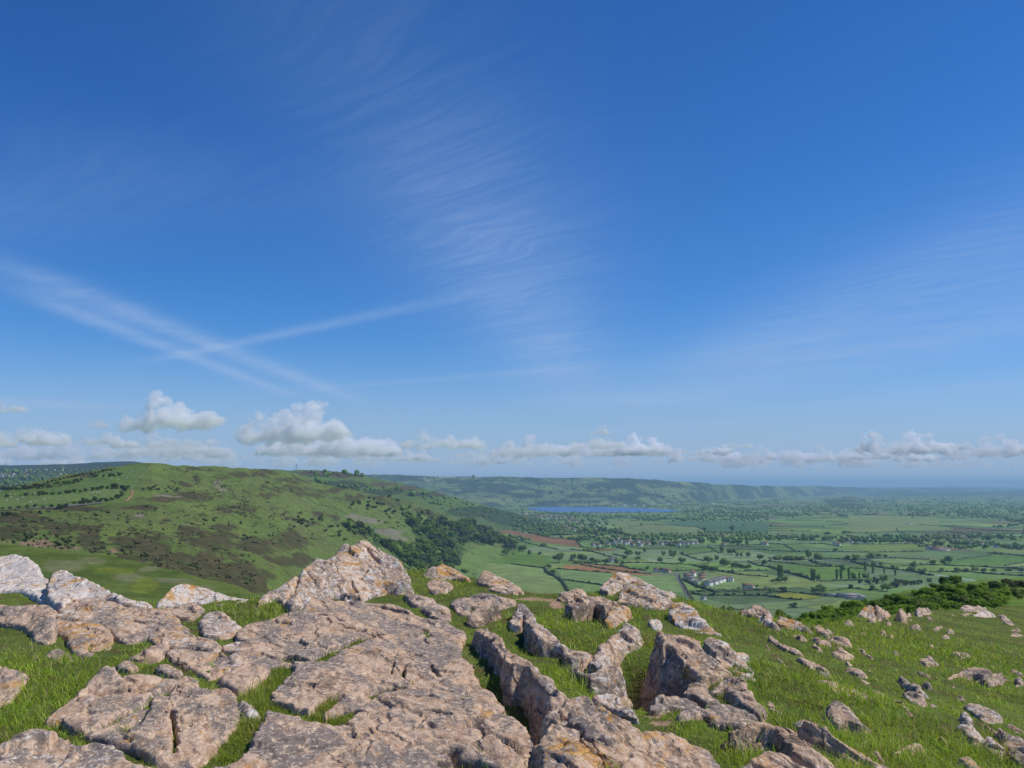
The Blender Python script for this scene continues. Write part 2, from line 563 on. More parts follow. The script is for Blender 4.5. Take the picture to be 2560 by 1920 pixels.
def build_plain():
    """the valley floor: one sheet cut into fields"""
    leaves = []

    def split(P, depth):
        P = np.array(P)
        c = P.mean(0)
        ext = P.max(0) - P.min(0)
        area = 0.5 * abs(np.dot(P[:, 0], np.roll(P[:, 1], -1)) - np.dot(P[:, 1], np.roll(P[:, 0], -1)))
        dist = max(1500, abs(c[1]))
        target = (0.045e6 if dist < 9000 else 0.16e6) * (0.5 + 1.3 * random.random())
        if abs(c[0]) > 0.75 * max(c[1], 0) + 2500 or c[1] < 900 or c[1] > 16000:
            target = 2.0e6 if 0 < c[1] < 20000 else 3e7
        if area < target or depth > 18:
            leaves.append(P)
            return
        # cut across the longer side
        a = math.radians(14)
        ax = np.array([math.cos(a), math.sin(a)]); ay = np.array([-math.sin(a), math.cos(a)])
        px_, py_ = P @ ax, P @ ay
        nrm = ax if np.ptp(px_) > np.ptp(py_) * 1.25 else ay
        ang = random.gauss(0, 0.07)
        nrm = np.array([nrm[0] * math.cos(ang) - nrm[1] * math.sin(ang), nrm[0] * math.sin(ang) + nrm[1] * math.cos(ang)])
        pr = P @ nrm
        off = pr.min() + np.ptp(pr) * random.uniform(0.36, 0.64)
        A, B, cut = [], [], []
        for i in range(len(P)):
            p, q = P[i], P[(i + 1) % len(P)]
            dp, dq = p @ nrm - off, q @ nrm - off
            (A if dp <= 0 else B).append(p)
            if (dp <= 0) != (dq <= 0):
                r = p + (q - p) * (dp / (dp - dq))
                A.append(r); B.append(r); cut.append(r)
        if len(cut) == 2:
            BSP_EDGES.append((cut[0], cut[1]))
        split(A, depth + 1); split(B, depth + 1)

    split([(-48000, -3000), (48000, -3000), (48000, 48000), (-48000, 48000)], 0)
    verts, faces, cov = [], {}, {}
    allv = []; tri = []; cols = []
    for P in leaves:
        # subdivide the outline so that neighbours bend alike, then fan from the centre
        Q = []
        for i in range(len(P)):
            p, q = P[i], P[(i + 1) % len(P)]
            n = int(min(12, max(1, np.hypot(*(q - p)) // 120)))
            for t in range(n):
                Q.append(p + (q - p) * t / n)
        Q = np.array(Q)
        wx, wy = warp(Q[:, 0], Q[:, 1])
        c = P.mean(0)
        cx, cyy = warp(np.array([c[0]]), np.array([c[1]]))
        b = len(allv)
        allv += [(cx[0], cyy[0], ZP)] + [(x, y, ZP) for x, y in zip(wx, wy)]
        n = len(Q)
        col = np.array(random.choice(G_FIELDS)) * random.uniform(0.95, 1.35)
        if random.random() < 0.05 and c[1] > 2500:
            col = np.array((0.16, 0.13, 0.075))
        if random.random() < 0.12:
            col = col * 0.6
        for i in range(n):
            tri.append((b, b + 1 + i, b + 1 + (i + 1) % n)); cols.append(col)
    me = mesh_np('valley_floor', np.array(allv), np.array(tri), M_FIELD, False, {'cover': ('FACE', np.array(cols))})
    tag(link('valley_floor', me), 'patchwork of green fields on the flat valley floor', 'farmland', kind='structure')


build_plain()


def sheet(name, P, z, col, label, mat=None, sub=30.0):
    """a flat polygon laid on the valley floor"""
    P = np.array(P)
    c = P.mean(0)
    Q = []
    for i in range(len(P)):
        p, q = P[i], P[(i + 1) % len(P)]
        n = int(max(1, min(40, np.hypot(*(q - p)) // sub)))
        for t in range(n):
            Q.append(p + (q - p) * t / n)
    Q = np.array(Q)
    import mathutils.geometry as mg
    T = mg.tessellate_polygon([[Vector((x, y, 0)) for x, y in Q]])
    V = np.column_stack([Q - c, np.zeros(len(Q))])
    me = mesh_np(name, V, np.array(T), mat or M_FIELD, False, {'cover': ('FACE', np.tile(np.array(col) * (np.array((1.2, 1.2, 0.85)) if mat is None else 1), (len(T), 1)))})
    me.flip_normals() if me.polygons[0].normal.z < 0 else None
    o = link(name, me, loc=(c[0], c[1], z))
    return tag(o, label, name.replace('_', ' '), kind='structure')


FIELDS = [
    (3, "-300,535 -150,552 0,575 130,600 550,660 600,720 420,700 200,670 0,612 -150,590 -300,570", (0.165, 0.095, 0.062), 'ploughed_field', 'purple brown ploughed field under the wooded hill foot'),
    (3, "490,838 700,868 900,884 1050,905 1150,925 1000,930 780,900 600,868", (0.20, 0.115, 0.065), 'ploughed_field', 'upper of two red brown ploughed strips beyond the big round tree'),
    (3, "450,872 590,876 780,910 1000,938 1300,957 1100,962 850,942 600,927 440,905", (0.215, 0.115, 0.068), 'ploughed_field', 'lower red brown ploughed strip above the pale crop field'),
    (3, "640,724 760,735 900,735 860,750 700,748", (0.15, 0.085, 0.05), 'ploughed_field', 'small brown plot left of the long village'),
    (3, "-300,850 0,870 280,905 430,1000 470,1110 300,1180 0,1180 -300,1000", (0.135, 0.185, 0.085), 'crop_field', 'pale sage crop field left of the curving hedge'),
    (3, "390,908 850,945 1100,965 1425,970 1440,1010 1480,1110 1100,1140 800,1052 440,1000", (0.120, 0.185, 0.090), 'crop_field', 'pale crop field below the red ploughed strips'),
    (3, "445,1006 790,1056 1000,1110 700,1180 470,1150 485,1095", (0.110, 0.180, 0.078), 'crop_field', 'smooth green crop field right of the curving hedge'),
    (3, "820,492 1240,498 1440,535 1600,547 1680,590 1250,612 1000,605 950,575", (0.120, 0.160, 0.080), 'crop_field', 'pale green field between the lake trees and the village'),
    (3, "1250,500 1600,492 2212,498 2212,592 1690,586 1600,545 1440,533", (0.058, 0.110, 0.070), 'crop_field', 'dark bluish green crop field below the lake tip'),
    (3, "-400,640 0,690 130,760 340,800 330,860 280,895 0,862 -400,840", (0.085, 0.150, 0.035), 'meadow', 'bright green meadow at the foot of the wooded hill'),
    (4, "30,1130 190,1110 340,1128 480,1150 290,1174 100,1162", (0.165, 0.180, 0.036), 'buttercup_meadow', 'small yellow meadow left of the grey barns'),
    (4, "690,448 1000,445 1450,460 1500,545 1100,580 720,592", (0.135, 0.180, 0.085), 'meadow', 'broad pale meadow in the middle of the flat valley'),
    (4, "1560,548 1900,560 2212,570 2212,588 1900,584 1620,580", (0.10, 0.075, 0.06), 'fallow_field', 'dark brown fallow strip towards the right edge'),
    (4, "1640,832 1960,788 2212,802 2212,850 2050,880 1700,880 1500,862", (0.080, 0.150, 0.048), 'meadow', 'smooth green meadow at the right edge below the hamlet'),
    (4, "720,700 1350,692 1400,735 1350,752 900,762 720,735", (0.115, 0.165, 0.055), 'meadow', 'light green meadow in front of the hamlet trees'),
    (4, "140,930 390,890 640,892 830,912 900,1000 450,1012 390,1000 280,965", (0.090, 0.165, 0.045), 'meadow', 'bright meadow behind the row of tall poplars'),
    (4, "300,1180 500,1152 640,1165 560,1200 200,1250 0,1265 -60,1210", (0.12, 0.17, 0.09), 'crop_field', 'pale strip of crop beside the grey barns'),
]
for i, (r, s, c, nm, lb) in enumerate(FIELDS):
    sheet(nm, plain_poly(r, s), ZP + 0.25 + 0.02 * i, c, lb)


def strip_pts(P, w):
    P = np.array(P, float)
    t = np.gradient(P, axis=0)
    t /= np.maximum(1e-6, np.hypot(t[:, 0], t[:, 1]))[:, None]
    n = np.column_stack([-t[:, 1], t[:, 0]])
    return P + n * w / 2, P - n * w / 2


def resample(P, step):
    P = np.array(P, float)
    d = np.hypot(*np.diff(P[:, :2], axis=0).T)
    s = np.concatenate([[0], np.cumsum(d)])
    n = max(2, int(s[-1] / step) + 1)
    q = np.linspace(0, s[-1], n)
    return np.column_stack([np.interp(q, s, P[:, i]) for i in range(P.shape[1])])


def road(P, w, z, label, mat):
    P = resample(P, 12)
    a, b = strip_pts(P, w)
    V = np.vstack([np.column_stack([a, np.full(len(a), z)]), np.column_stack([b, np.full(len(b), z)])])
    n = len(a)
    i = np.arange(n - 1)
    F = np.stack([i, n + i, n + i + 1, i + 1], 1)
    return tag(link('lane', mesh_np('lane', V, F, mat)), label, 'lane', kind='structure')


M_LANE = mat_plain('lane_tarmac', (0.13, 0.125, 0.12), 0.9, 0.1, 0.2)
road(plain_poly(3, "1425,950 1432,1000 1470,1050 1515,1120 1570,1200 1600,1260"), 6, ZP + 0.8, 'grey lane running past the white terrace', M_LANE)
road(plain_poly(3, "880,750 930,730 1000,722 1200,718 1500,712"), 6, ZP + 0.8, 'thin lane in front of the long village', M_LANE)

# lake
mw, kw, bw, _ = material('lake_water')
kw.put(bw.inputs['Base Color'], (0.02, 0.09, 0.27))
bw.inputs['Roughness'].default_value = 0.25
bw.inputs['Specular IOR Level'].default_value = 0.35
bump(kw, bw, kw.noise(pos(kw), 0.08, 4, 0.6), 0.6, 1.5)
o = sheet('lake', LAKE, ZP + 0.7, (0, 0, 0), 'long blue reservoir lying below the far hills', mw)


# ------------------------------------------------------------------ hills
class Hill:
    """slope facing the viewer, given as columns: u, crest v, crest distance, foot v, foot distance (photo pixels /0.4)"""
    def __init__(self, cols, g=1.0, bumps=()):
        c = np.array(cols, float)
        self.U = c[:, 0] * 0.4
        self.VR, self.DR, self.VB, self.DB = c[:, 1] * 0.4, c[:, 2], c[:, 3] * 0.4, c[:, 4]
        self.g = g
        self.bumps = bumps

    def par(self, u):
        f = lambda a: np.interp(u, self.U, a)
        return f(self.VR), f(self.DR), f(self.VB), f(self.DB)

    def dist(self, u, v):
        vr, dr, vb, db = self.par(u)
        t = np.clip((vb - v) / (vb - vr), -0.5, 1.0)
        tt = np.sign(t) * np.abs(t) ** self.g
        return db * (dr / db) ** tt

    def at(self, u, v):
        u = np.asarray(u, float); v = np.asarray(v, float)
        d = self.dist(u, v)
        a, z = ray(u, v)
        X, Y, Z = a * d, d, z * d
        for amp, sc, sd in self.bumps:
            Z = Z + amp * fbm(X / sc, Y / sc, 3, sd)
        return X, Y, Z

    def build(self, name, label, nu, nv, mat, colour, u0=None, u1=None, back=1.6, drop=0.25, cat='hill'):
        u = np.linspace(self.U[0] if u0 is None else u0, self.U[-1] if u1 is None else u1, nu)
        # smooth the crest, so columns do not show as corners
        vr, dr, vb, db = self.par(u)
        t = np.concatenate([[-0.35], np.linspace(0, 1, nv)])
        UU = np.tile(u, (len(t), 1))
        VV = vb + (vr - vb) * t[:, None]
        X, Y, Z = self.at(UU, VV)
        cov = colour(UU, VV, X, Y, Z)
        nb = 14
        f = np.linspace(0, 1, nb + 1)[1:][:, None]
        d2 = dr * (1 + (back - 1) * f)
        a, z = ray(u, vr)
        Xb = a * d2; Yb = d2
        ztop = Z[-1]
        Zb = ztop - drop * (d2 - dr) * f ** 0.7 - 0.02 * (d2 - dr)
        V = np.concatenate([np.stack([X, Y, Z], -1), np.stack([Xb, Yb, Zb], -1)], 0)
        C = np.concatenate([cov, np.repeat(cov[-1:], nb, 0)], 0)
        me = mesh_np(name, V.reshape(-1, 3), grid_faces(V.shape[0], V.shape[1]), mat, True, {'cover': ('POINT', C.reshape(-1, 3))})
        return tag(link(name, me), label, cat, kind='structure')


def lerp(a, b, t):
    t = np.asarray(t)[..., None]
    return np.asarray(a) * (1 - t) + np.asarray(b) * t


def blobs(u, v, L):
    """soft union of ellipses given as (reg, x, y, rx, ry)"""
    m = np.zeros(np.shape(u))
    for r, x, y, rx, ry in L:
        cu, cv = px(r, x, y)
        d = ((u - cu) / (rx * 0.4 / ZS)) ** 2 + ((v - cv) / (ry * 0.4 / ZS)) ** 2
        m = np.maximum(m, 1.25 - d * 0.9)
    return m


H_DOWN = Hill([(-500, 1300, 900, 1420, 450), (-200, 1262, 950, 1430, 420), (0, 1227, 1000, 1440, 400), (90, 1206, 1080, 1455, 390), (180, 1185, 1150, 1470, 380), (260, 1168, 1220, 1480, 380),
               (330, 1160, 1280, 1490, 380), (380, 1158.5, 1300, 1500, 380), (440, 1162, 1380, 1510, 390), (540, 1168.5, 1520, 1525, 420), (640, 1172, 1700, 1540, 450), (700, 1175, 1850, 1545, 520), (741, 1182, 2000, 1550, 600), (790, 1206, 2060, 1548, 700),
               (886, 1227, 2200, 1540, 900), (958, 1241, 2350, 1535, 1150), (1002, 1247, 2500, 1530, 1300), (1045, 1262, 2600, 1515, 1450), (1103, 1285, 2750, 1490, 1620), (1146, 1300, 2870, 1455, 1870), (1190, 1314, 3000, 1420, 2164), (1240, 1331, 3150, 1392, 2500), (1290, 1348, 3300, 1372, 2813)],
              1.0, ((5.0, 160.0, 31), (1.6, 35.0, 32)))

HEATH = [(1, 200, 720, 330, 70), (1, 520, 760, 180, 60), (1, 760, 860, 110, 110), (1, 1230, 890, 230, 90), (1, 1650, 480, 220, 45), (1, 1350, 520, 200, 22),
         (1, 1900, 1120, 260, 90), (1, 1700, 1050, 330, 90), (1, 1250, 1000, 300, 45), (1, 1800, 880, 280, 90), (1, 2180, 900, 90, 60), (1, 1230, 590, 180, 16), (1, 1440, 600, 60, 14),
         (1, 1950, 760, 110, 25), (1, 2050, 600, 140, 50), (1, 1165, 335, 45, 20), (1, 1690, 330, 45, 25), (1, 1580, 370, 60, 15), (1, 1700, 260, 160, 18), (1, 2050, 310, 150, 25), (1, 1990, 410, 60, 18), (1, 2150, 450, 40, 20),
         (1, 720, 300, 160, 26), (1, 1700, 640, 60, 25), (1, 850, 660, 50, 22), (1, 1420, 680, 50, 15), (1, 1650, 780, 120, 40), (1, 2100, 1200, 200, 90), (1, 100, 800, 200, 45), (1, 700, 590, 300, 18),
         (2, 60, 290, 110, 26), (2, 330, 350, 150, 22), (2, 260, 420, 200, 26), (2, 480, 470, 150, 22), (2, 680, 420, 160, 26), (2, 820, 500, 170, 26), (2, 1080, 510, 130, 26), (2, 1320, 520, 100, 22), (2, 130, 480, 90, 24),
         (2, 60, 900, 110, 75), (2, 300, 870, 170, 75), (2, 520, 640, 45, 20), (2, 500, 720, 60, 20), (2, 300, 680, 70, 16), (2, 660, 650, 80, 20), (2, 930, 830, 80, 18), (2, 300, 1040, 160, 40), (2, 1200, 560, 60, 30), (2, 1450, 620, 110, 30), (2, 1650, 640, 110, 20), (2, 1800, 740, 80, 16)]
SCREE = [(2, 1000, 690, 130, 28), (2, 1150, 800, 150, 40), (2, 1230, 860, 120, 30), (1, 1900, 380, 40, 30), (1, 1930, 420, 60, 25), (1, 1450, 490, 160, 14), (2, 860, 660, 80, 18), (1, 1180, 650, 60, 30)]
BARE = [(1, 330, 890, 170, 40), (1, 560, 920, 120, 35), (1, 60, 880, 90, 25), (1, 960, 940, 50, 26), (2, 660, 330, 50, 8)]
WOODF = [(2, 1500, 800, 160, 80), (2, 1400, 1000, 220, 90), (2, 1650, 950, 150, 90), (2, 1750, 830, 200, 60), (2, 2000, 850, 150, 60), (2, 1000, 800, 150, 40), (2, 1150, 900, 130, 40), (2, 1300, 950, 120, 40), (2, 850, 740, 100, 25)]


def col_down(u, v, X, Y, Z):
    n = fbm(X / 60, Y / 60, 5, 41, 0.6)
    n2 = fbm(X / 9, Y / 14, 4, 51, 0.6)
    n3 = fbm(X / 240, Y / 240, 3, 61)
    g = lerp((0.086, 0.128, 0.032), (0.122, 0.170, 0.042), sstep(-0.4, 0.4, n + 0.4 * n2))
    g = lerp(g, (0.120, 0.122, 0.060), sstep(0.05, 0.45, n2 + 0.5 * n3) * 0.6)
    wu = u + 9.0 * fbm(X / 70, Y / 110, 4, 301, 0.65); wv = v + 4.0 * fbm(X / 60, Y / 110, 4, 303, 0.65)
    hb = blobs(u + (wu - u) * 1.6, v + (wv - v) * 1.6, [(q[0], q[1], q[2], q[3] * 1.3, q[4] * 1.35) for q in HEATH])
    low = sstep(1330 * 0.4, 1460 * 0.4, v + 0.05 * (u - 150))
    rough = sstep(0.0, 1.0, (v - 474 - 0.02 * (u - 100)) / 20)
    hm = sstep(0.36, 0.47, hb * 0.62 + 0.9 * n + 0.6 * n2 + 0.26 * low - 0.05)
    hm2 = sstep(0.14, 0.24, 0.45 * n + 0.55 * n2 - 0.10 + 0.14 * n3 + 0.12 * low) * rough
    heath = lerp((0.052, 0.050, 0.024), (0.084, 0.070, 0.036), sstep(-0.3, 0.4, n2))
    heath = lerp(heath, (0.055, 0.075, 0.024), sstep(0.1, 0.4, fbm(X / 22, Y / 22, 3, 77)))
    c = lerp(g, heath, np.maximum(hm * 0.95, hm2 * 0.8))
    wb = sstep(0.25, 0.6, blobs(wu, wv, WOODF) + 0.4 * n)
    c = lerp(c, (0.040, 0.072, 0.022), wb * 0.9)
    c = lerp(c, (0.185, 0.165, 0.135), sstep(0.35, 0.75, blobs(wu, wv, SCREE) + 0.5 * n2) * 0.75)
    c = lerp(c, (0.25, 0.165, 0.11), sstep(0.4, 0.7, blobs(wu, wv, BARE) + 0.5 * n2) * 0.85)
    ft = inpoly(u, v, [px(2, *p) for p in parse('1740,1060 1830,960 1960,905 2230,960 2300,1000 2300,1400 1650,1400 1700,1160')])
    c = np.where(ft[..., None], lerp((0.105, 0.165, 0.040), (0.125, 0.190, 0.050), sstep(-0.3, 0.3, n)), c)
    # the two smooth sheep pastures on the left shoulder
    past = inpoly(u, v, [px(1, *p) for p in parse("-600,600 -600,380 0,452 640,370 1000,240 1310,208 1200,330 1130,440 1010,540 700,565 380,590 0,608")])
    pc = lerp((0.085, 0.138, 0.036), (0.098, 0.150, 0.042), sstep(-0.3, 0.3, n))
    pc = lerp(pc, (0.115, 0.165, 0.052), inpoly(u, v, [px(1, *p) for p in parse("-600,560 0,512 620,480 1030,435 1000,530 0,590 -600,640")]).astype(float))
    return np.where(past[..., None], pc, c)


H_DOWN.build('hill', 'big green and brown heath hill across the left half', 900, 420, M_HILL, col_down)

H_RIDGE = Hill([(640, 1176, 3200, 1250, 2300), (720, 1176, 3300, 1260, 2400), (775, 1176, 3420, 1260, 2500), (813, 1176.5, 3500, 1260, 2600), (866, 1182, 3560, 1265, 2650), (900, 1187, 3600, 1270, 2700), (923, 1194, 3620, 1275, 2720), (1002, 1210, 3700, 1290, 2800), (1060, 1222, 3780, 1300, 2900),
                (1132, 1242, 4000, 1315, 3500), (1190, 1256, 4350, 1326, 3900), (1280, 1280, 4750, 1323, 4055), (1340, 1296, 4800, 1327, 3914), (1390, 1313, 4420, 1330, 3814), (1432, 1330, 3812, 1334, 3689)], 1.0, ((7.0, 300.0, 33), (3.0, 60.0, 34)))
R_WOOD = [(2, 700, 390, 260, 40), (2, 1100, 450, 200, 26), (2, 1500, 470, 220, 22), (2, 1900, 620, 260, 50), (2, 2150, 660, 200, 60), (3, 100, 500, 260, 50), (3, 330, 550, 150, 40)]
R_HEATH = [(2, 560, 290, 220, 22), (2, 800, 310, 160, 20), (2, 1100, 390, 120, 16), (2, 1300, 420, 130, 18), (2, 1600, 470, 90, 12)]


def col_ridge(u, v, X, Y, Z):
    n = fbm(X / 120, Y / 160, 5, 81, 0.6)
    n2 = fbm(X / 25, Y / 40, 4, 83, 0.6)
    c = lerp((0.070, 0.115, 0.035), (0.095, 0.145, 0.040), sstep(-0.3, 0.3, n))
    c = lerp(c, (0.040, 0.062, 0.028), sstep(0.2, 0.6, blobs(u, v, R_WOOD) + 0.5 * n + 0.2 * n2))
    c = lerp(c, (0.085, 0.066, 0.045), sstep(0.3, 0.7, blobs(u, v, R_HEATH) + 0.6 * n2))
    c = lerp(c, (0.045, 0.062, 0.026), sstep(0.2, 0.5, n2 + 0.3 * n) * 0.7)
    return c


H_RIDGE.build('hill', 'second darker ridge with a mast behind the big hill', 420, 140, M_HILL, col_ridge)

H_SCARP = Hill([(820, 1189, 9800, 1262, 8400), (909, 1187.5, 10000, 1264, 8400), (987, 1188, 10200, 1266, 8300), (1050, 1189, 10300, 1267, 8200), (1130, 1192, 10400, 1267, 8200), (1200, 1192, 10400, 1267, 8200), (1280, 1193, 10500, 1266, 8335), (1350, 1195, 10500, 1266, 8335), (1450, 1194, 10600, 1265, 8492), (1570, 1195.5, 10800, 1263, 8825),
                (1630, 1200, 11000, 1261, 9185), (1715, 1205, 11500, 1257, 10000), (1800, 1210.5, 12200, 1250, 11845), (1870, 1213.5, 13600, 1247, 12900), (1960, 1216, 16000, 1242, 15000), (2060, 1217, 19000, 1238, 17300), (2200, 1218.5, 23000, 1233, 21400), (2400, 1221, 25000, 1231, 23700), (2600, 1225, 26000, 1229, 26500)], 1.0, ((14.0, 900.0, 35), (10.0, 250.0, 36)))


def patches(X, Y, Z, sc, seed):
    r, a, cx, cyy, e = voro(X / sc + 0.3 * fbm(X / sc, Y / sc, 2, seed), Y / (sc * 1.6), seed)
    return r, e


def col_scarp(u, v, X, Y, Z):
    n = fbm(X / 500, Y / 700, 5, 91, 0.55)
    n2 = fbm(X / 120, Y / 300, 4, 93, 0.6)
    r, e = patches(X, Y, Z, 260, 95)
    c = lerp((0.085, 0.135, 0.050), (0.165, 0.205, 0.075), r)
    c = lerp(c, (0.032, 0.048, 0.026), sstep(0.10, 0.04, e) * 0.7)
    wood = sstep(0.0, 0.10, n * 0.9 + 0.35 * n2 + 0.10)
    c = lerp(c, (0.030, 0.050, 0.026), wood * 0.92)
    lo = blobs(u, v, [(3, 1330, 230, 240, 30), (3, 330, 200, 200, 26), (3, 500, 160, 200, 14), (3, 80, 235, 130, 18), (3, 650, 300, 200, 14), (3, 930, 230, 90, 16)])
    c = lerp(c, (0.150, 0.200, 0.075), sstep(0.35, 0.7, lo + 0.3 * n2) * 0.7)
    c = lerp(c, (0.30, 0.26, 0.235), sstep(0.4, 0.8, blobs(u, v, [(2, 1462, 340, 12, 22), (2, 1490, 352, 7, 12)]) + 0.3 * n2) * 0.8)
    return c


H_SCARP.build('hill', 'long wooded blue green scarp beyond the lake', 420, 120, M_FARHILL, col_scarp, back=1.5, drop=0.12)

H_MOOR = Hill([(-600, 1163, 6500, 1240, 2600), (-200, 1164, 6200, 1235, 2600), (0, 1163, 6000, 1232, 2600), (87, 1162, 6000, 1230, 2600), (180, 1159, 6100, 1228, 2600), (255, 1153.5, 6200, 1226, 2700), (304, 1152, 6300, 1224, 2800), (340, 1154, 6350, 1222, 2900), (405, 1161, 6500, 1220, 3000), (470, 1168, 6700, 1215, 3100)], 0.75, ((10.0, 700.0, 37), (5.0, 160.0, 38)))


def col_moor(u, v, X, Y, Z):
    n = fbm(X / 300, Y / 500, 5, 101, 0.6)
    r, e = patches(X, Y, Z, 220, 103)
    c = lerp((0.065, 0.110, 0.045), (0.12, 0.155, 0.06), r)
    wood = sstep(-0.12, 0.05, n + 0.45 * sstep(1195 * 0.4, 1170 * 0.4, v) - 0.05)
    return lerp(c, (0.030, 0.046, 0.028), wood * 0.95)


H_MOOR.build('hill', 'distant dark wooded moor at the far left', 300, 110, M_FARHILL, col_moor)


def far_ridge(name, label, pts, dist, thick, seed):
    p = np.array(pts, float)
    u = np.linspace(p[0, 0], p[-1, 0], 220)
    vr = np.interp(u, p[:, 0], p[:, 1]) + 1.2 * fbm(u / 60, u * 0, 4, seed)
    a, z = ray(u * 0.4, vr * 0.4)
    rows = []; cols = []
    for f in np.linspace(0, 1, 24):
        d = dist * (1 - 0.18 * (1 - f))
        s = math.sin(f * math.pi / 2) ** 1.4
        Z = ZP - 2 + (z * dist - ZP + 2) * s
        rows.append(np.stack([a * d, np.full_like(a, d), Z], -1))
        n = fbm(a * d / 700, np.full_like(a, d / 500), 4, seed + 3)
        cols.append(lerp((0.04, 0.065, 0.032), (0.11, 0.145, 0.06), sstep(-0.1, 0.35, n)))
    for f in np.linspace(0.1, 1, 6):
        d = dist * (1 + 0.3 * f)
        rows.append(np.stack([a * d, np.full_like(a, d), (z * dist) + (ZP - 2 - z * dist) * f], -1))
        cols.append(cols[-1])
    V = np.array(rows)
    me = mesh_np(name, V.reshape(-1, 3), grid_faces(V.shape[0], V.shape[1]), M_FARHILL, True, {'cover': ('POINT', np.array(cols).reshape(-1, 3))})
    tag(link(name, me), label, 'hill', kind='structure')


far_ridge('hill', 'faint blue hills along the horizon at right', [(1500, 1219), (1700, 1217), (1900, 1216), (1980, 1214.5), (2040, 1213), (2090, 1217), (2200, 1219), (2300, 1217), (2400, 1216), (2480, 1217.5), (2560, 1219), (2800, 1218)], 34000, 0.2, 111)
far_ridge('hill', 'low blue rise in front of the horizon hills', [(2130, 1240), (2200, 1231), (2240, 1226), (2280, 1226.5), (2330, 1231), (2400, 1229), (2500, 1229), (2600, 1231), (2800, 1230)], 19000, 0.2, 113)
far_ridge('hill', 'small wooded knoll rising from the flat valley', [(2068, 1258), (2076, 1251), (2095, 1246.5), (2115, 1243), (2135, 1242.5), (2150, 1246), (2160, 1252), (2168, 1258)], 10300, 0.05, 115)

# ------------------------------------------------------------------ the summit: turf and limestone
def softplus(x, k):
    return np.log1p(np.exp(np.clip(x / k, -40, 40))) * k


def g0(x, y):
    """undisturbed summit surface"""
    x = np.asarray(x, float); y = np.asarray(y, float)
    return -1.55 - 0.19 * softplus(x - 2.2, 0.7) - 0.10 * softplus(-x - 6.0, 1.0)


def hit(u, v, h=0.0):
    """point where the ray through u,v meets the summit surface raised by h"""
    a, z = ray(u, v)
    f = lambda d: z * d - g0(a * d, d) - h
    lo, hi = 0.6, 160.0
    if f(hi) > 0:
        return a * 90, 90.0, float(g0(a * 90, 90) + h)
    for _ in range(60):
        m = (lo + hi) / 2
        if f(m) > 0: lo = m
        else: hi = m
    return float(a * lo), lo, float(z * lo)


# far rim of the summit, as seen in the picture (photo u, v)
RIM = np.array([(-900, 1450), (-300, 1445), (0, 1440), (200, 1470), (330, 1505), (400, 1512), (480, 1500), (560, 1493), (640, 1500), (720, 1500), (860, 1470), (960, 1455), (1020, 1428), (1060, 1432), (1100, 1440), (1180, 1445), (1280, 1472), (1340, 1485), (1450, 1486), (1500, 1478),
                (1580, 1470), (1640, 1476), (1700, 1492), (1750, 1509), (1800, 1530), (1850, 1535), (1920, 1544), (1990, 1556), (2044, 1565), (2100, 1555), (2150, 1541), (2220, 1536), (2300, 1531), (2420, 1524), (2560, 1515), (2700, 1505), (3300, 1500)], float)
RIM_AZ, RIM_D = [], []
for uu, vv in RIM:
    x, y, _ = hit(uu * 0.4, vv * 0.4)
    RIM_AZ.append(x / y); RIM_D.append(min(y, 75.0))
RIM_AZ = np.array(RIM_AZ); RIM_D = np.array(RIM_D)

MOUNDS = []
for r, x, y, rad, hh in [(7, 1130, 800, 0.30, -0.55), (7, 1160, 960, 0.30, -0.55), (7, 1000, 850, 0.35, -0.20), (7, 1300, 900, 0.2, -0.3), (7, 800, 560, 1.7, 0.06),
                         (7, 500, 620, 0.6, -0.08), (7, 560, 380, 0.6, -0.05), (7, 250, 1150, 0.35, -0.25), (7, 100, 1250, 0.3, -0.3), (6, 1900, 480, 0.3, -0.08), (6, 1950, 1000, 0.2, -0.1),
                         (6, 1250, 60, 0.6, 0.10), (8, 300, 1000, 0.7, 0.06),
                         (5, 100, 200, 0.8, 0.13), (5, 300, 800, 0.7, 0.04), (5, 2100, 250, 0.6, 0.05), (7, 250, 560, 0.3, -0.10), (6, 1960, 1480, 0.3, -0.2)]:
    X, Y, _ = hit(*px(r, x, y))
    MOUNDS.append((X, Y, rad, hh))


def g(x, y):
    x = np.asarray(x, float); y = np.asarray(y, float)
    z = g0(x, y)
    for X, Y, rad, hh in MOUNDS:
        z = z + hh * np.exp(-((x - X) ** 2 + ((y - Y) * 0.75) ** 2) / (rad * rad))
    z = z - 0.012 + 0.030 * fbm(x / 0.9, y / 0.9, 3, 201) + 0.018 * fbm(x / 0.22, y / 0.22, 2, 203)
    z = z + 0.10 * pn(x / 4.0, y / 4.0, 205) * sstep(14, 25, y)
    rc = np.interp(x / np.maximum(y, 0.1), RIM_AZ, RIM_D)
    over = np.maximum(0, y - rc)
    k = np.interp(x / np.maximum(y, 0.1), [-0.35, -0.1, 0.1], [0.30, 0.34, 0.42])
    z = z - k * (np.sqrt(over * over + 0.8) - math.sqrt(0.8))
    return z


ROCKS = []      # (polygon xy, grid origin, step, heights, inside mask) for keeping turf off the stone


def smooth_poly(P, n=5):
    P = np.array(P)
    N = len(P)
    out = []
    for i in range(N):
        p0, p1, p2, p3 = P[i - 1], P[i], P[(i + 1) % N], P[(i + 2) % N]
        for t in np.arange(n) / n:
            t2, t3 = t * t, t * t * t
            c = 0.5 * (2 * p1 + (p2 - p0) * t + (2 * p0 - 5 * p1 + 4 * p2 - p3) * t2 + (3 * p1 - p0 - 3 * p2 + p3) * t3)
            l = p1 * (1 - t) + p2 * t
            out.append(c * 0.62 + l * 0.38)
    return np.array(out)


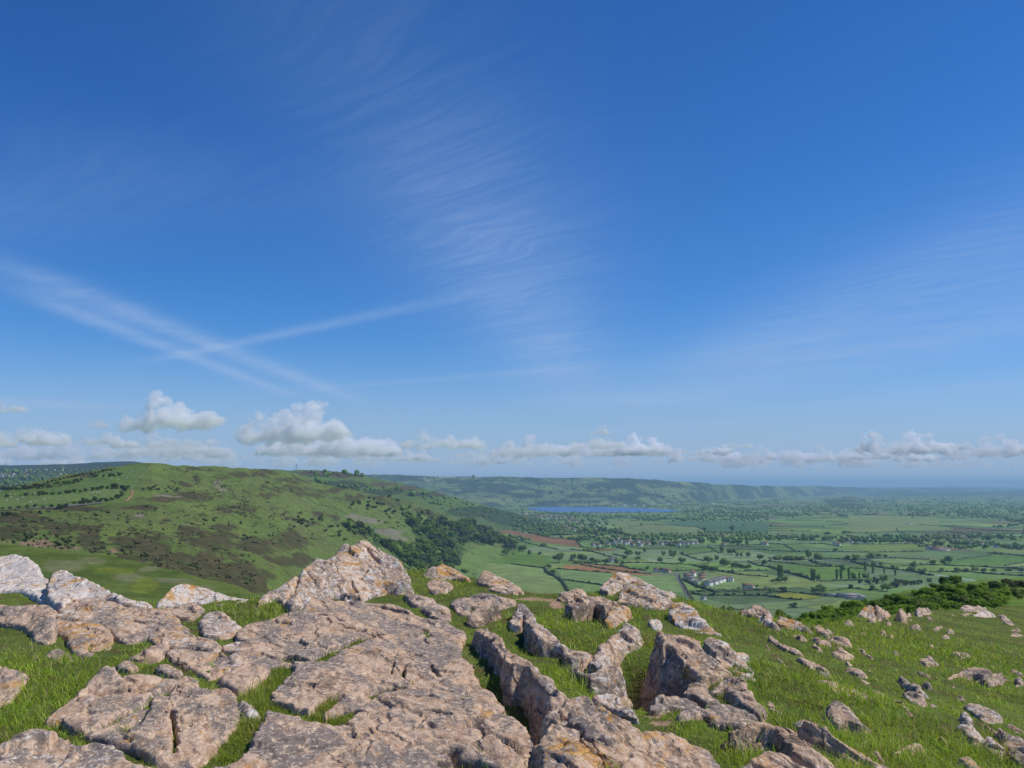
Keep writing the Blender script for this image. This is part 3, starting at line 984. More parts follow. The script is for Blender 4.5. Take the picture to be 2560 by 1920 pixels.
def seg_dist(x, y, P, closed=True):
    d = np.full(x.shape, 1e9)
    n = len(P)
    for i in range(n if closed else n - 1):
        ax, ay = P[i][:2]; bx, by = P[(i + 1) % n][:2]
        ex, ey = bx - ax, by - ay
        L2 = ex * ex + ey * ey + 1e-12
        t = np.clip(((x - ax) * ex + (y - ay) * ey) / L2, 0, 1)
        d = np.minimum(d, (x - ax - ex * t) ** 2 + (y - ay - ey * t) ** 2)
    return np.sqrt(d)


def rock(label, reg, s, white=0.3, orange=0.4, dark=0.3, grooves=(), cracks=(), inner='', rough=1.0, bev=0.032, wall=3.2, group=None, hdef=None, lean=None):
    if reg == 8 and wall == 3.2: wall, bev = 2.2, 0.035
    lean = lean or {5: 0.75, 6: 0.85, 7: 0.7, 8: 0.6}[reg]
    jag = 0.03
    if reg == 7: jag, rough = 0.055, rough * 1.5; bev = min(bev, 0.018)
    if reg == 8: rough = rough * 1.3
    pts = []
    hs = {5: 0.72, 6: 0.82, 7: 0.46, 8: 0.54}[reg]
    for w in s.split():
        t = [float(q) for q in w.split(',')]
        if len(t) < 3: t.append(hdef if hdef is not None else 0.06)
        if reg == 8 and 'rim' not in label and max(float(q.split(',')[2]) if q.count(',') > 1 else 0 for q in s.split()) >= 0.16: hs = 0.74
        t[2] = t[2] * hs if t[2] > 0.14 else min(t[2], {5: 0.038, 6: 0.042, 7: 0.042, 8: 0.045}[reg])
        pts.append(t)
    W = np.array([hit(*px(reg, a, b), h) for a, b, h in pts])
    H = np.array([t[2] for t in pts])
    # a face never leans out over its own foot
    vv = np.array([px(reg, t[0], t[1])[1] for t in pts])
    for i in np.argsort(-vv):
        az_, zr = ray(*px(reg, pts[i][0], pts[i][1]))
        for j in range(len(pts)):
            if vv[j] < vv[i] + 1.5 or abs(W[j, 0] - W[i, 0]) > 0.30 + 0.5 * abs(vv[j] - vv[i]) * W[j, 1] / FPX: continue
            dmin = (lean * W[j, 1] - W[j, 2]) / (lean - zr)
            if W[i, 1] < dmin:
                hn = zr * dmin - float(g0(az_ * dmin, dmin))
                if hn < 0.03: continue
                W[i] = (az_ * dmin, dmin, zr * dmin)
                H[i] = hn
    seed = int(abs(pts[0][0] * 7 + pts[0][1] * 13 + reg * 101)) % 9000
    SP = smooth_poly(np.column_stack([W[:, :2], H]))
    P = SP[:, :2]; PH = SP[:, 2]
    dist = max(3.5, W[:, 1].mean())
    step = min(0.05, max(0.0075, dist * 0.00105))
    m = 0.10 + 0.25 * H.max()
    lo = P.min(0) - m; hi = P.max(0) + m
    nx = int((hi[0] - lo[0]) / step) + 2; ny = int((hi[1] - lo[1]) / step) + 2
    gx = lo[0] + np.arange(nx) * step; gy = lo[1] + np.arange(ny) * step
    X, Y = np.meshgrid(gx, gy)
    sc = max(0.25, min(1.0, dist / 9.0))
    wx = X + jag * fbm(X / 0.22, Y / 0.22, 4, seed + 1, 0.6)
    wy = Y + jag * fbm(X / 0.22, Y / 0.22, 4, seed + 2, 0.6)
    d = seg_dist(wx, wy, P) * np.where(inpoly(wx, wy, P), 1, -1)
    # upper surface: best plane through the rim heights, then the leftover interpolated
    A = np.column_stack([P - P.mean(0), np.ones(len(P))])
    co, *_ = np.linalg.lstsq(np.vstack([A, [[0.3, 0, 0], [0, 0.3, 0]]]), np.concatenate([PH, [0, 0]]), rcond=None)
    res = PH - A @ co
    num = np.zeros(X.shape); den = np.zeros(X.shape)
    IN = np.array([hit(*px(reg, *c_[:2]), c_[2]) + (c_[2],) for c_ in parse(inner)]) if inner else np.zeros((0, 4))
    resI = IN[:, 3] - np.column_stack([IN[:, :2] - P.mean(0), np.ones(len(IN))]) @ co
    for (qx, qy), r in zip(list(P) + [tuple(q) for q in IN[:, :2]] * 4, list(res) + list(resI) * 4):
        w = 1.0 / ((X - qx) ** 2 + (Y - qy) ** 2 + 0.0025) ** 1.35
        num += w * r; den += w
    top = (X - P[:, 0].mean()) * co[0] + (Y - P[:, 1].mean()) * co[1] + co[2] + num / den
    top = np.clip(top, H.min() - 0.05, H.max() + 0.12)
    # bedding and chips: facets stretched along the dip, two sizes
    ca, sa = math.cos(math.radians(-70)), math.sin(math.radians(-70))
    U = X * ca + Y * sa; V = -X * sa + Y * ca
    U2 = U + 0.10 * fbm(X / 0.4, Y / 0.4, 3, seed + 4); V2 = V + 0.10 * fbm(X / 0.4, Y / 0.4, 3, seed + 5)
    det = 0
    for size, st, amp, tilt, sd in ((0.52, 1.8, 0.024, 0.12, 6), (0.19, 2.2, 0.018, 0.18, 16), (0.075, 1.9, 0.0055, 0.17, 26)):
        r, a, cx, cyy, e = voro(U2 / (size * st), V2 / size, seed + sd)
        det = det + rough * (amp * (r - 0.5) * 2 + tilt * size * ((a - 0.5) * cyy + (r - 0.5) * cx * 0.6))
        det = det - rough * (0.35 * amp) * sstep(0.09, 0.0, e) * (r > 0.35)
    det = det + rough * (0.014 * fbm(X / 0.6, Y / 0.6, 4, seed + 7) + 0.010 * fbm(X / 0.06, Y / 0.06, 3, seed + 8))
    fade = sstep(-0.02, 0.10, d)
    z = top + det * (0.35 + 0.65 * fade)
    d = d - (0.012 if reg == 8 else (-0.022 if H.mean() < 0.12 else 0.012))
    rb = bev * (1 + 0.5 * fbm(X / 0.3, Y / 0.3, 2, seed + 9))
    q = np.clip((rb - d) / rb, 0, 1)
    z = z - 0.62 * rb * q * q
    out = np.maximum(0, -d)
    led = 1 + 0.45 * fbm(X / 0.12, Y / 0.12, 3, seed + 10)
    z = z - out * wall * led
    # stepped bedding on the broken sides
    sv = z + 0.35 * X - 0.1 * Y
    stp = 0.055
    z = np.where(out > 0, z + 0.012 * np.sin(sv / stp * 6.283 + 2 * pn(X / 0.3, Y / 0.3, seed + 11)), z)
    if H.mean() < 0.12:                # bedrock stays clear of the soil that rings it
        lim = g(X, Y) - g0(X, Y) + 0.012 + 0.55 * det
        z = np.where(d > 0.03, np.maximum(z, lim), z)
    for sreg, ss, wd in grooves:       # soil filled joints
        gp = [hit(*px(sreg, *c_), 0.04)[:2] for c_ in parse(ss)]
        gd = seg_dist(wx, wy, gp, False)
        z = z - 0.125 * sstep(wd * 1.35, wd * 0.8, gd + 0.012 * pn(X / 0.08, Y / 0.08, seed + 12))
    for sreg, ss, wd, dp in cracks:    # tight dark cracks
        gp = [hit(*px(sreg, *c_), 0.05)[:2] for c_ in parse(ss)]
        gd = seg_dist(X + 0.02 * fbm(X / 0.1, Y / 0.1, 3, seed + 14), Y + 0.02 * fbm(X / 0.1, Y / 0.1, 3, seed + 15), gp, False)
        z = z - dp * sstep(wd, wd * 0.25, gd * (1 + 0.5 * pn(X / 0.12, Y / 0.12, seed + 13)))
    base = g0(X, Y)
    zz = base + z
    gz = g(X, Y)
    z_floor = np.minimum(gz, base) - 0.16
    zc = np.maximum(zz, z_floor)
    # keep the quads that stand above the turf, plus one ring below it
    live = zz > gz - 0.10
    if not live.any(): return None
    fq = grid_faces(ny, nx)
    keep = live.ravel()[fq].any(1)
    if len(fq) < 60000:                # one stone, one piece
        K = keep.reshape(ny - 1, nx - 1)
        zf = np.where(K, zz[:-1, :-1] - gz[:-1, :-1], -9)
        L = np.zeros_like(K); L[np.unravel_index(np.argmax(zf), zf.shape)] = True
        while True:
            N = L.copy()
            N[1:] |= L[:-1]; N[:-1] |= L[1:]; N[:, 1:] |= L[:, :-1]; N[:, :-1] |= L[:, 1:]
            N &= K
            if (N == L).all(): break
            L = N
        keep = L.ravel()
    fq = fq[keep]
    used = np.unique(fq)
    remap = np.zeros(nx * ny, np.int64); remap[used] = np.arange(len(used))
    # push walls sideways a little so that they are not perfectly clean
    Xn = X + np.where(out > 0, 0.02 * pn(zc / 0.07, X / 0.2, seed + 20), 0)
    Yn = Y + np.where(out > 0, 0.02 * pn(zc / 0.07, X / 0.2 + 9, seed + 21), 0)
    V3 = np.stack([Xn, Yn, zc], -1).reshape(-1, 3)[used]
    c0 = np.array([P[:, 0].mean(), P[:, 1].mean(), 0.0]); c0[2] = float(g(c0[0], c0[1]))
    me = mesh_np('limestone_outcrop', V3 - c0, remap[fq], M_ROCK, False)
    o = link('limestone_outcrop', me, loc=tuple(c0))
    tag(o, label, 'rock', group or 'limestone outcrops on the summit')
    o['white_lichen'] = float(white); o['orange_lichen'] = float(orange); o['dark_stain'] = float(dark)
    ROCKS.append((lo, step, zz - gz))
    return o


MOSS = [(6, "250,705 400,725 520,728 620,672 700,632 820,587 930,537 1060,515", 0.065),
        (6, "-90,1230 -30,1120 10,1000 110,920 200,850 240,780", 0.085),
        (6, "-60,1100 60,1090 190,1132 340,1182 480,1212 560,1272 640,1277 710,1232 760,1182 815,1153", 0.075),
        (6, "490,1200 600,1120 700,1055", 0.055), (6, "990,1015 1100,980 1150,960", 0.045), (6, "1490,1180 1640,1195", 0.035),
        (6, "-300,1600 -230,1480 -130,1330 -60,1210", 0.09), (6, "1880,1290 1960,1240", 0.07), (6, "1680,1500 1760,1520", 0.07), (6, "530,385 580,390", 0.04), (6, "1380,1070 1410,1050", 0.03)]
CRK = [(6, "920,1200 1060,1130 1180,1110", 0.014, 0.05), (6, "930,1085 1000,1020", 0.014, 0.05), (6, "820,1432 905,1342", 0.013, 0.05), (6, "1330,1292 1480,1190 1620,1192", 0.016, 0.06),
       (6, "0,1592 160,1522 300,1500 480,1462 660,1452 800,1442 920,1342", 0.017, 0.06), (6, "80,1422 250,1332 430,1262", 0.014, 0.045), (6, "870,1512 1060,1392", 0.012, 0.04),
       (6, "1330,902 1400,862 1480,852", 0.022, 0.09), (6, "1500,762 1600,862 1740,862", 0.022, 0.08), (6, "1810,1052 1850,982 1930,952", 0.02, 0.08), (6, "1062,512 1190,500", 0.012, 0.04), (6, "1260,865 1275,805 1290,770", 0.02, 0.09),
       (6, "720,1050 830,1012 1000,1012", 0.011, 0.035), (6, "1200,462 1320,442", 0.016, 0.06), (6, "610,390 650,435", 0.02, 0.07), (6, "1170,820 1185,750", 0.014, 0.05), (6, "1480,520 1500,480", 0.014, 0.05),
       (6, "70,1020 190,1042 320,1045", 0.012, 0.04), (6, "60,1260 75,1200", 0.016, 0.05), (6, "1180,700 1220,670 1330,635", 0.012, 0.05), (6, "200,760 330,745", 0.014, 0.05), (6, "245,930 330,940", 0.016, 0.06), (6, "510,1140 620,1090 720,1045", 0.013, 0.05)]
rock('broad flat pavement slab split by mossy joints', 6,
     "-310,1790,.06 -312,1560,.05 -212,1440,.05 -110,1310,.05 -40,1180,.04 -20,1090,.04 -60,1010,.04 -130,1000,.04 -212,940,.05 -290,880,.06 -210,825,.07 -130,770,.07 -70,700,.07 -20,640,.08 -60,560,.08 -160,510,.06 -60,410,.09 150,380,.12 280,310,.16 400,310,.16 420,260,.18 480,195,.2 600,190,.2 760,215,.2 950,230,.16 1060,250,.12 1150,240,.1 1290,290,.08 1440,360,.07 1610,380,.07 1770,470,.07 1790,520,.08 1745,620,.1 1755,690,.12 1830,750,.12 1870,850,.12 1930,950,.12 2020,990,.12 2080,1080,.12 2130,1140,.12 2060,1165,.08 1950,1230,.07 1880,1280,.06 1935,1370,.06 1850,1490,.05 1700,1500,.05 1690,1540,.06 1520,1560,.08 1500,1600,.08 1600,1660,.08 1620,1800,.08",
     0.30, 0.38, 0.12, MOSS, CRK, rough=0.72)
R = rock
# left cluster
R('white lichen boulder at the left edge of the skyline', 5, "-90,-150,.5 -60,-160,.55 120,-187,.62 250,-160,.6 345,-95,.45 345,-20,.3 430,30,.28 400,220,.14 200,130,.18 0,140,.18 -90,150,.18", 0.95, 0.55, 0.25)
R('pale lichen crusted shoulder right of the white boulder', 5, "450,-20,.35 540,-60,.45 640,-20,.45 760,10,.42 1000,130,.3 1100,170,.24 1300,240,.1 1320,270,.05 1150,270,.1 980,190,.15 900,180,.15 680,180,.17 540,240,.15 420,200,.17 400,120,.25", 0.85, 0.6, 0.25)
R('mottled grey ledge below the pale lichen shoulder', 5, "460,270,.12 520,240,.14 660,190,.16 900,200,.15 1100,260,.12 1000,290,.12 880,370,.1 700,385,.1 540,400,.09 450,360,.09", 0.55, 0.5, 0.2)
R('grey flat rock with orange flecks left of the two sedge tufts', 5, "880,390,.1 1000,300,.14 1130,255,.16 1340,280,.15 1430,300,.14 1560,400,.11 1615,480,.09 1490,560,.06 1380,590,.05 1280,520,.06 1100,560,.05 940,450,.07", 0.45, 0.55, 0.2)
R('pink rock with one bright orange patch', 5, "470,370,.1 640,375,.12 830,390,.12 940,470,.1 950,600,.06 850,650,.05 760,690,.04 640,640,.05 600,520,.07 500,450,.09", 0.4, 0.72, 0.15)
R('smooth grey block under the grass at the left edge', 5, "-60,255,.2 130,262,.2 400,250,.2 445,300,.2 455,400,.18 445,540,.12 360,560,.06 200,420,.06 0,400,.08 -60,400,.08", 0.2, 0.35, 0.25)
R('small brown wedge of rock among long grass', 5, "430,640,.06 520,620,.1 600,690,.1 625,720,.08 560,745,.04 430,775,.03", 0.2, 0.3, 0.4)
R('half buried stone with orange lichen at the left margin', 5, "-60,770,.12 60,790,.15 140,800,.15 210,870,.12 170,950,.06 60,1070,.03 -60,1060,.03", 0.35, 0.6, 0.3)
R('rounded orange and white crest boulder beside the green saddle', 5, "1370,255,.08 1420,170,.25 1500,92,.4 1600,66,.44 1780,95,.37 1950,160,.24 2150,205,.1 2100,230,.06 1900,245,.08 1700,225,.1 1500,245,.1", 0.8, 0.72, 0.15)
R('small flat stone under the orange crest boulder', 5, "1420,285,.06 1560,250,.08 1700,240,.08 1740,290,.07 1650,350,.04 1560,335,.04", 0.5, 0.6, 0.2)
R('pair of fused pale cobbles below the grass tuft', 5, "1750,390,.08 1780,320,.12 1900,300,.14 1960,350,.13 2030,400,.1 2060,460,.07 1930,495,.05 1790,490,.05", 0.6, 0.4, 0.2)
R('thin pink ledge left of the pavement slab', 5, "1470,560,.07 1520,500,.09 1650,500,.09 1700,530,.09 1860,570,.08 1900,610,.07 1850,640,.05 1700,615,.05 1500,610,.05", 0.5, 0.45, 0.2)
R('narrow sliver of rock with a yellow edge', 5, "1140,700,.04 1260,640,.07 1400,590,.08 1455,600,.08 1420,640,.06 1330,690,.04 1200,705,.04", 0.35, 0.55, 0.25)
R('flat tan slab with a dark notch in its left end', 5, "1440,640,.07 1600,620,.08 1750,650,.08 1900,660,.08 1935,730,.07 1900,810,.06 1810,850,.05 1740,800,.05 1600,760,.05 1500,700,.06", 0.4, 0.5, 0.2)
R('crumbled low stone in the turf below the tan slab', 5, "1360,775,.04 1440,760,.06 1530,800,.06 1560,840,.05 1500,852,.03 1400,800,.03", 0.5, 0.4, 0.3)
R('squarish pink block at the pavement edge', 5, "1985,690,.06 2040,650,.08 2150,650,.08 2130,720,.08 2080,792,.06 2010,790,.05", 0.5, 0.35, 0.2)
R('tiny upright chip beside the squarish block', 5, "1920,790,.04 1945,700,.06 1975,700,.06 2005,790,.04", 0.5, 0.5, 0.2)
R('long flat ledge joining the pavement at its upper left', 5, "1930,585,.06 2100,560,.08 2300,590,.09 2330,640,.07 2100,645,.06 1950,625,.05", 0.55, 0.3, 0.15)
R('small round grey stone alone in the left turf', 5, "1035,770,.04 1060,735,.06 1120,735,.06 1150,770,.05 1110,800,.03", 0.2, 0.2, 0.3)
R('large grey slab tapering to a point in the left turf', 5, "420,1220,.05 620,1080,.12 730,1020,.14 900,960,.14 1080,860,.16 1220,840,.15 1450,880,.11 1540,900,.1 1600,850,.08 1700,880,.06 1500,940,.08 1400,960,.08 1280,1010,.08 1200,1090,.08 1080,1140,.08 930,1220,.07 750,1310,.05 600,1260,.04 560,1220,.05", 0.35, 0.5, 0.2)
R('thin dark fin standing behind the tapering slab', 5, "640,1060,.12 800,880,.2 930,772,.24 1050,880,.17 1000,900,.16 900,945,.15 720,1015,.14", 0.25, 0.25, 0.45)
R('rounded grey slab broken by dark cracks', 5, "770,1340,.05 1000,1250,.08 1200,1150,.1 1350,1120,.1 1340,1030,.1 1480,1010,.1 1520,930,.09 1660,930,.08 1700,960,.09 1830,985,.1 1960,980,.1 2030,1050,.08 2040,1200,.07 2010,1290,.06 1880,1400,.06 1770,1520,.05 1660,1600,.05 1640,1660,.05 1560,1640,.05 1370,1570,.05 1230,1490,.05 1060,1440,.05 960,1400,.05 800,1375,.04",
  0.2, 0.42, 0.12, (), [(5, "1600,1042 1640,985 1740,965", 0.02, 0.08), (5, "1450,1165 1470,1130 1520,1110", 0.02, 0.08), (5, "1590,1200 1700,1140 1790,1135", 0.03, 0.10), (5, "1800,1100 1870,1070 1990,1050", 0.025, 0.09), (5, "1500,1520 1520,1400 1500,1240 1460,1170", 0.022, 0.10), (5, "1500,1235 1600,1210", 0.015, 0.06), (5, "1620,1275 1720,1260", 0.012, 0.05)])
R('pinkish ledge filling the bottom left corner', 5, "-90,1500,.05 0,1470,.06 100,1410,.09 300,1360,.1 480,1370,.1 570,1420,.09 700,1440,.09 830,1420,.09 1000,1480,.08 1100,1560,.07 1200,1620,.06 1330,1680,.05 1330,1800,.05 -90,1800,.06", 0.5, 0.4, 0.15, (), [(5, "1010,1450 1090,1455", 0.025, 0.06)])
R('small white edged stone in the joint beside the grey slab', 5, "2075,1110,.04 2100,1090,.06 2150,1130,.06 2190,1180,.05 2150,1200,.04", 0.6, 0.2, 0.2)
# crest mass
R('big crest outcrop of leaning lichen covered beds', 6, "10,250,.05 60,170,.1 250,40,.28 350,-30,.37 420,-80,.44 510,-160,.555 600,-150,.53 690,-208,.63 735,-270,.74 785,-288,.77 822,-262,.74 845,-265,.74 880,-302,.80 960,-295,.77 1100,-217,.635 1230,-157,.54 1300,-75,.43 1338,20,.29 1290,65,.24 1100,62,.22 1045,90,.17 1130,135,.08 1000,165,.08 900,185,.08 720,165,.1 520,185,.1 430,205,.1 400,275,.05 280,285,.04 200,215,.06 120,218,.05", 0.62, 0.64, 0.3,
  (),
  [(6, "560,10 610,-50 660,-60", 0.03, 0.08), (6, "640,-75 720,-110 800,-130 880,-60", 0.025, 0.07), (6, "920,-85 870,-165 828,-250", 0.035, 0.14), (6, "250,235 300,185 420,80 540,0", 0.04, 0.05), (6, "470,62 600,36 760,12 960,48 1060,85", 0.035, 0.10), (6, "860,-275 900,-205 960,-185 1050,-110", 0.05, 0.16), (6, "900,-70 1000,20 1060,50", 0.03, 0.08), (6, "430,120 520,150 700,140", 0.02, 0.05), (6, "820,130 880,165", 0.02, 0.07), (6, "890,120 960,100", 0.03, 0.08), (6, "1000,-150 1100,-60 1180,40", 0.012, 0.03)], lean=0.8, inner='760,-60,.42 900,60,.26 640,60,.28 1100,-80,.46 960,-160,.62 480,20,.36')
R('white speckled knob where the pavement meets the crest', 6, "315,205,.14 370,160,.2 450,192,.18 430,270,.1 350,262,.08", 0.9, 0.2, 0.6)
R('small flat stone in the crest turf', 6, "1480,60,.05 1560,30,.08 1650,40,.08 1690,80,.06 1640,110,.04 1530,122,.04", 0.4, 0.4, 0.2)
R('craggy crest stone with an orange top', 6, "1450,0,.1 1500,-80,.26 1560,-72,.28 1600,-114,.36 1680,-87,.3 1745,-35,.14 1840,30,.05 1700,15,.08 1600,22,.08 1520,22,.08", 0.5, 0.75, 0.5)
R('pointed crest stone left of the pale fields', 6, "1920,50,.05 1930,0,.2 1975,-62,.32 2060,-20,.26 2200,55,.12 2300,120,.05 2150,85,.06 2020,70,.06", 0.4, 0.6, 0.3)
R('flat strip of stone below the pointed crest stone', 6, "2020,100,.05 2110,85,.07 2220,100,.07 2240,125,.05 2120,122,.04", 0.5, 0.3, 0.2)
R('rough tabular stone in the turf right of the crest rock', 6, "1295,158,.06 1420,170,.08 1540,202,.07 1480,235,.05 1370,238,.05", 0.5, 0.4, 0.35)
R('tabular stone just above the pavement corner', 6, "1440,270,.06 1530,230,.09 1640,270,.08 1675,362,.06 1580,362,.05 1480,300,.05", 0.5, 0.35, 0.3)
R('stack of blocky ledges at the head of the trench', 6, "1700,220,.12 1800,170,.16 1850,200,.15 1835,270,.12 1840,335,.08 1755,312,.08", 0.4, 0.3, 0.4)
R('long level ledge above the dark spire', 6, "1850,180,.14 1980,150,.18 2100,172,.18 2220,190,.15 2220,232,.12 2000,262,.12 1830,252,.12", 0.45, 0.3, 0.3)
R('dark split spire at the trench head', 6, "1810,395,.05 1850,300,.28 1930,250,.34 2000,260,.3 2060,180,.4 2100,190,.4 2090,260,.2 1990,385,.1 1900,425,.02", 0.25, 0.25, 0.75)
R('dark stump in the lower middle beside the pavement', 6, "1790,1530,.08 1830,1440,.2 1960,1388,.26 2020,1340,.32 2120,1350,.33 2300,1390,.3 2360,1460,.25 2320,1580,.16 2200,1660,.1 2060,1610,.1 1930,1560,.08", 0.25, 0.3, 0.6)
R('low block at the right tip of the pavement slab', 6, "1960,1235,.05 2060,1172,.08 2180,1200,.1 2260,1240,.12 2345,1340,.1 2300,1382,.08 2100,1335,.06", 0.2, 0.2, 0.2)
# trench and middle
R('long steep sided fin along the left of the trench', 7, "-325,470,.32 -280,440,.42 -190,455,.46 -130,490,.47 -40,590,.45 20,640,.45 150,700,.44 260,800,.4 360,925,.25 300,960,.26 200,860,.45 100,770,.5 0,765,.5 -100,650,.46 -180,560,.42", 0.4, 0.4, 0.45, wall=4.0, bev=0.03)
R('curved upright fin inside the trench', 7, "0,405,.1 20,330,.27 80,235,.42 130,260,.42 160,320,.42 190,380,.42 280,450,.4 400,540,.4 450,590,.35 510,640,.26 640,655,.13 680,665,.08 640,685,.08 510,675,.22 440,625,.36 330,562,.42 210,455,.44 110,340,.42 60,355,.33 40,425,.15", 0.55, 0.45, 0.55, wall=4.5, bev=0.025)
R('pinkish stone on the worn path at the crest', 7, "415,185,.05 440,140,.16 520,130,.19 590,120,.2 620,150,.12 610,192,.03 480,212,.03", 0.4, 0.3, 0.3)
R('dark humped boulder with vertical white streaks', 7, "460,265,.3 490,210,.43 580,180,.47 660,162,.52 750,150,.53 800,162,.52 860,195,.43 940,240,.26 880,270,.25 800,275,.36 740,240,.42 640,235,.42 540,268,.34", 0.55, 0.3, 0.8, wall=3.6)
R('orange lichened knob right of the dark humped boulder', 7, "830,405,.18 850,320,.32 920,270,.36 990,270,.32 1002,310,.2 950,385,.14", 0.5, 0.75, 0.45)
R('slim leaning rock with a white tip in mid trench', 7, "700,745,.1 780,620,.2 900,500,.3 1000,412,.36 1050,430,.34 1080,480,.3 1040,555,.2 940,605,.15 830,705,.12 760,755,.05", 0.55, 0.45, 0.5)
R('small white stone left of the white crest nose', 7, "1212,395,.18 1240,370,.22 1280,400,.2 1270,465,.14 1220,462,.14", 0.8, 0.3, 0.3)
R('domed crest boulder capped with turf', 7, "780,115,.1 810,50,.22 870,0,.38 900,-23,.46 980,-28,.47 1080,2,.42 1150,42,.33 1260,112,.2 1400,150,.05 1350,168,.05 1200,115,.15 1060,40,.3 960,35,.33 880,60,.24 820,135,.08", 0.65, 0.6, 0.25)
R('hollow eyed rock in front of the domed boulder', 7, "915,220,.14 960,130,.28 1000,80,.4 1060,48,.48 1130,60,.46 1200,110,.42 1240,150,.32 1320,190,.26 1395,240,.15 1350,262,.12 1190,262,.14 1080,230,.22 980,215,.2", 0.6, 0.6, 0.45, (), [(7, "1030,90 1070,105 1110,90", 0.05, 0.12), (7, "970,120 1060,115 1150,150", 0.02, 0.05)])
R('white crest nose sloping down to the right', 7, "1380,285,.24 1410,240,.34 1490,240,.37 1570,290,.34 1620,360,.29 1700,430,.2 1790,500,.05 1680,485,.07 1540,462,.1 1430,412,.12 1390,345,.18", 0.8, 0.75, 0.25)
R('big wedge boulder overhanging the black hollow', 7, "1252,525,.58 1290,480,.67 1400,500,.66 1540,515,.6 1630,560,.56 1690,620,.5 1800,720,.4 1905,830,.2 1850,865,.15 1640,855,.2 1560,850,.2 1520,770,.3 1440,710,.4 1340,610,.55 1285,615,.56", 0.35, 0.5, 0.4, (), [(7, "1430,575 1480,578 1530,605", 0.014, 0.07)], wall=4.5)
R('ribbed pale flank behind the big wedge boulder', 7, "1680,585,.3 1720,540,.42 1770,540,.42 1860,600,.36 1960,680,.26 2030,692,.2 1960,705,.2 2040,800,.15 2120,922,.05 2020,895,.06 1900,825,.1 1830,735,.2 1740,645,.25", 0.65, 0.65, 0.35)
R('triangular brown fin in front of the wedge boulder', 7, "1740,995,.14 1800,900,.3 1850,853,.37 1920,848,.37 1980,920,.32 2060,1010,.25 2130,1120,.15 2150,1182,.08 2060,1105,.2 1960,1005,.28 1880,960,.32", 0.35, 0.4, 0.45, wall=4.2, bev=0.03)
R('small peaked stone by the black hollow', 7, "1490,1025,.1 1540,940,.25 1590,913,.29 1650,960,.25 1720,1040,.17 1752,1082,.1 1680,1092,.1 1620,1030,.2", 0.3, 0.25, 0.45, wall=4.2, bev=0.03)
R('low pink hump below the black hollow', 7, "1228,1135,.08 1260,1060,.2 1330,1020,.23 1480,1020,.2 1570,1092,.12 1480,1115,.08 1380,1115,.08", 0.4, 0.3, 0.3)
R('long low double ridge across the middle grass', 7, "1470,1205,.1 1520,1130,.25 1600,1103,.29 1660,1150,.26 1780,1088,.26 1900,1120,.2 2060,1210,.1 2010,1295,.05 1900,1265,.1 1780,1238,.14 1700,1190,.19 1600,1145,.22", 0.4, 0.35, 0.4)
R('pale whaleback stone left of the black hollow', 7, "718,1055,.08 760,1020,.2 860,1038,.23 960,1100,.2 1040,1150,.15 1067,1202,.05 980,1185,.05 880,1135,.06 790,1095,.06", 0.6, 0.2, 0.2)
R('small dark nub beside the peaked boulder', 7, "330,1065,.1 370,1030,.16 430,1050,.16 425,1092,.1 340,1095,.08", 0.2, 0.3, 0.6)
R('hooked ledge at the bottom of the trench', 7, "533,815,.1 620,830,.15 690,842,.18 780,800,.22 860,750,.26 902,760,.22 890,832,.12 820,872,.1 740,882,.12 660,880,.12", 0.5, 0.4, 0.4)
R('peaked boulder with an orange streak in the lower middle', 7, "280,1235,.28 400,1090,.42 450,1020,.5 530,983,.56 620,983,.58 720,1048,.53 870,1168,.46 1040,1280,.39 1145,1352,.33 1000,1390,.31 900,1425,.3 620,1425,.3 560,1300,.3 420,1280,.29", 0.4, 0.5, 0.25)
R('orange spotted block at the bottom middle', 7, "140,1435,.28 200,1400,.3 330,1285,.33 560,1290,.34 610,1400,.32 700,1500,.3 770,1560,.25 800,1620,.2 700,1800,.2 260,1800,.25 240,1480,.28", 0.35, 0.6, 0.25, wall=4.0)
R('broad rounded slab with a dark slot at the bottom middle', 7, "620,1405,.3 900,1400,.32 1140,1350,.33 1400,1360,.26 1560,1450,.2 1660,1500,.15 1732,1600,.08 1690,1800,.1 960,1800,.25 1010,1600,.28 1050,1490,.31 940,1535,.2 800,1545,.22 700,1475,.28", 0.4, 0.65, 0.2, (), [(7, "950,1420 970,1480", 0.03, 0.1)])
R('dark hollow faced boulder with a long tail to lower right', 7, "1815,1420,.15 1880,1328,.35 1960,1288,.41 2040,1228,.5 2140,1198,.57 2220,1208,.57 2330,1270,.5 2450,1330,.43 2550,1390,.38 2660,1480,.3 2780,1580,.2 2860,1690,.1 2700,1780,.12 2560,1650,.2 2430,1540,.26 2380,1430,.35 2300,1345,.42 2210,1300,.46 2120,1290,.46 2030,1330,.38", 0.35, 0.55, 0.7, wall=4.2)
R('rough brown ledge at the bottom right of centre', 7, "1990,1660,.1 2080,1560,.18 2212,1510,.23 2330,1540,.2 2450,1620,.15 2560,1690,.1 2560,1800,.1 1990,1800,.1", 0.3, 0.55, 0.5)
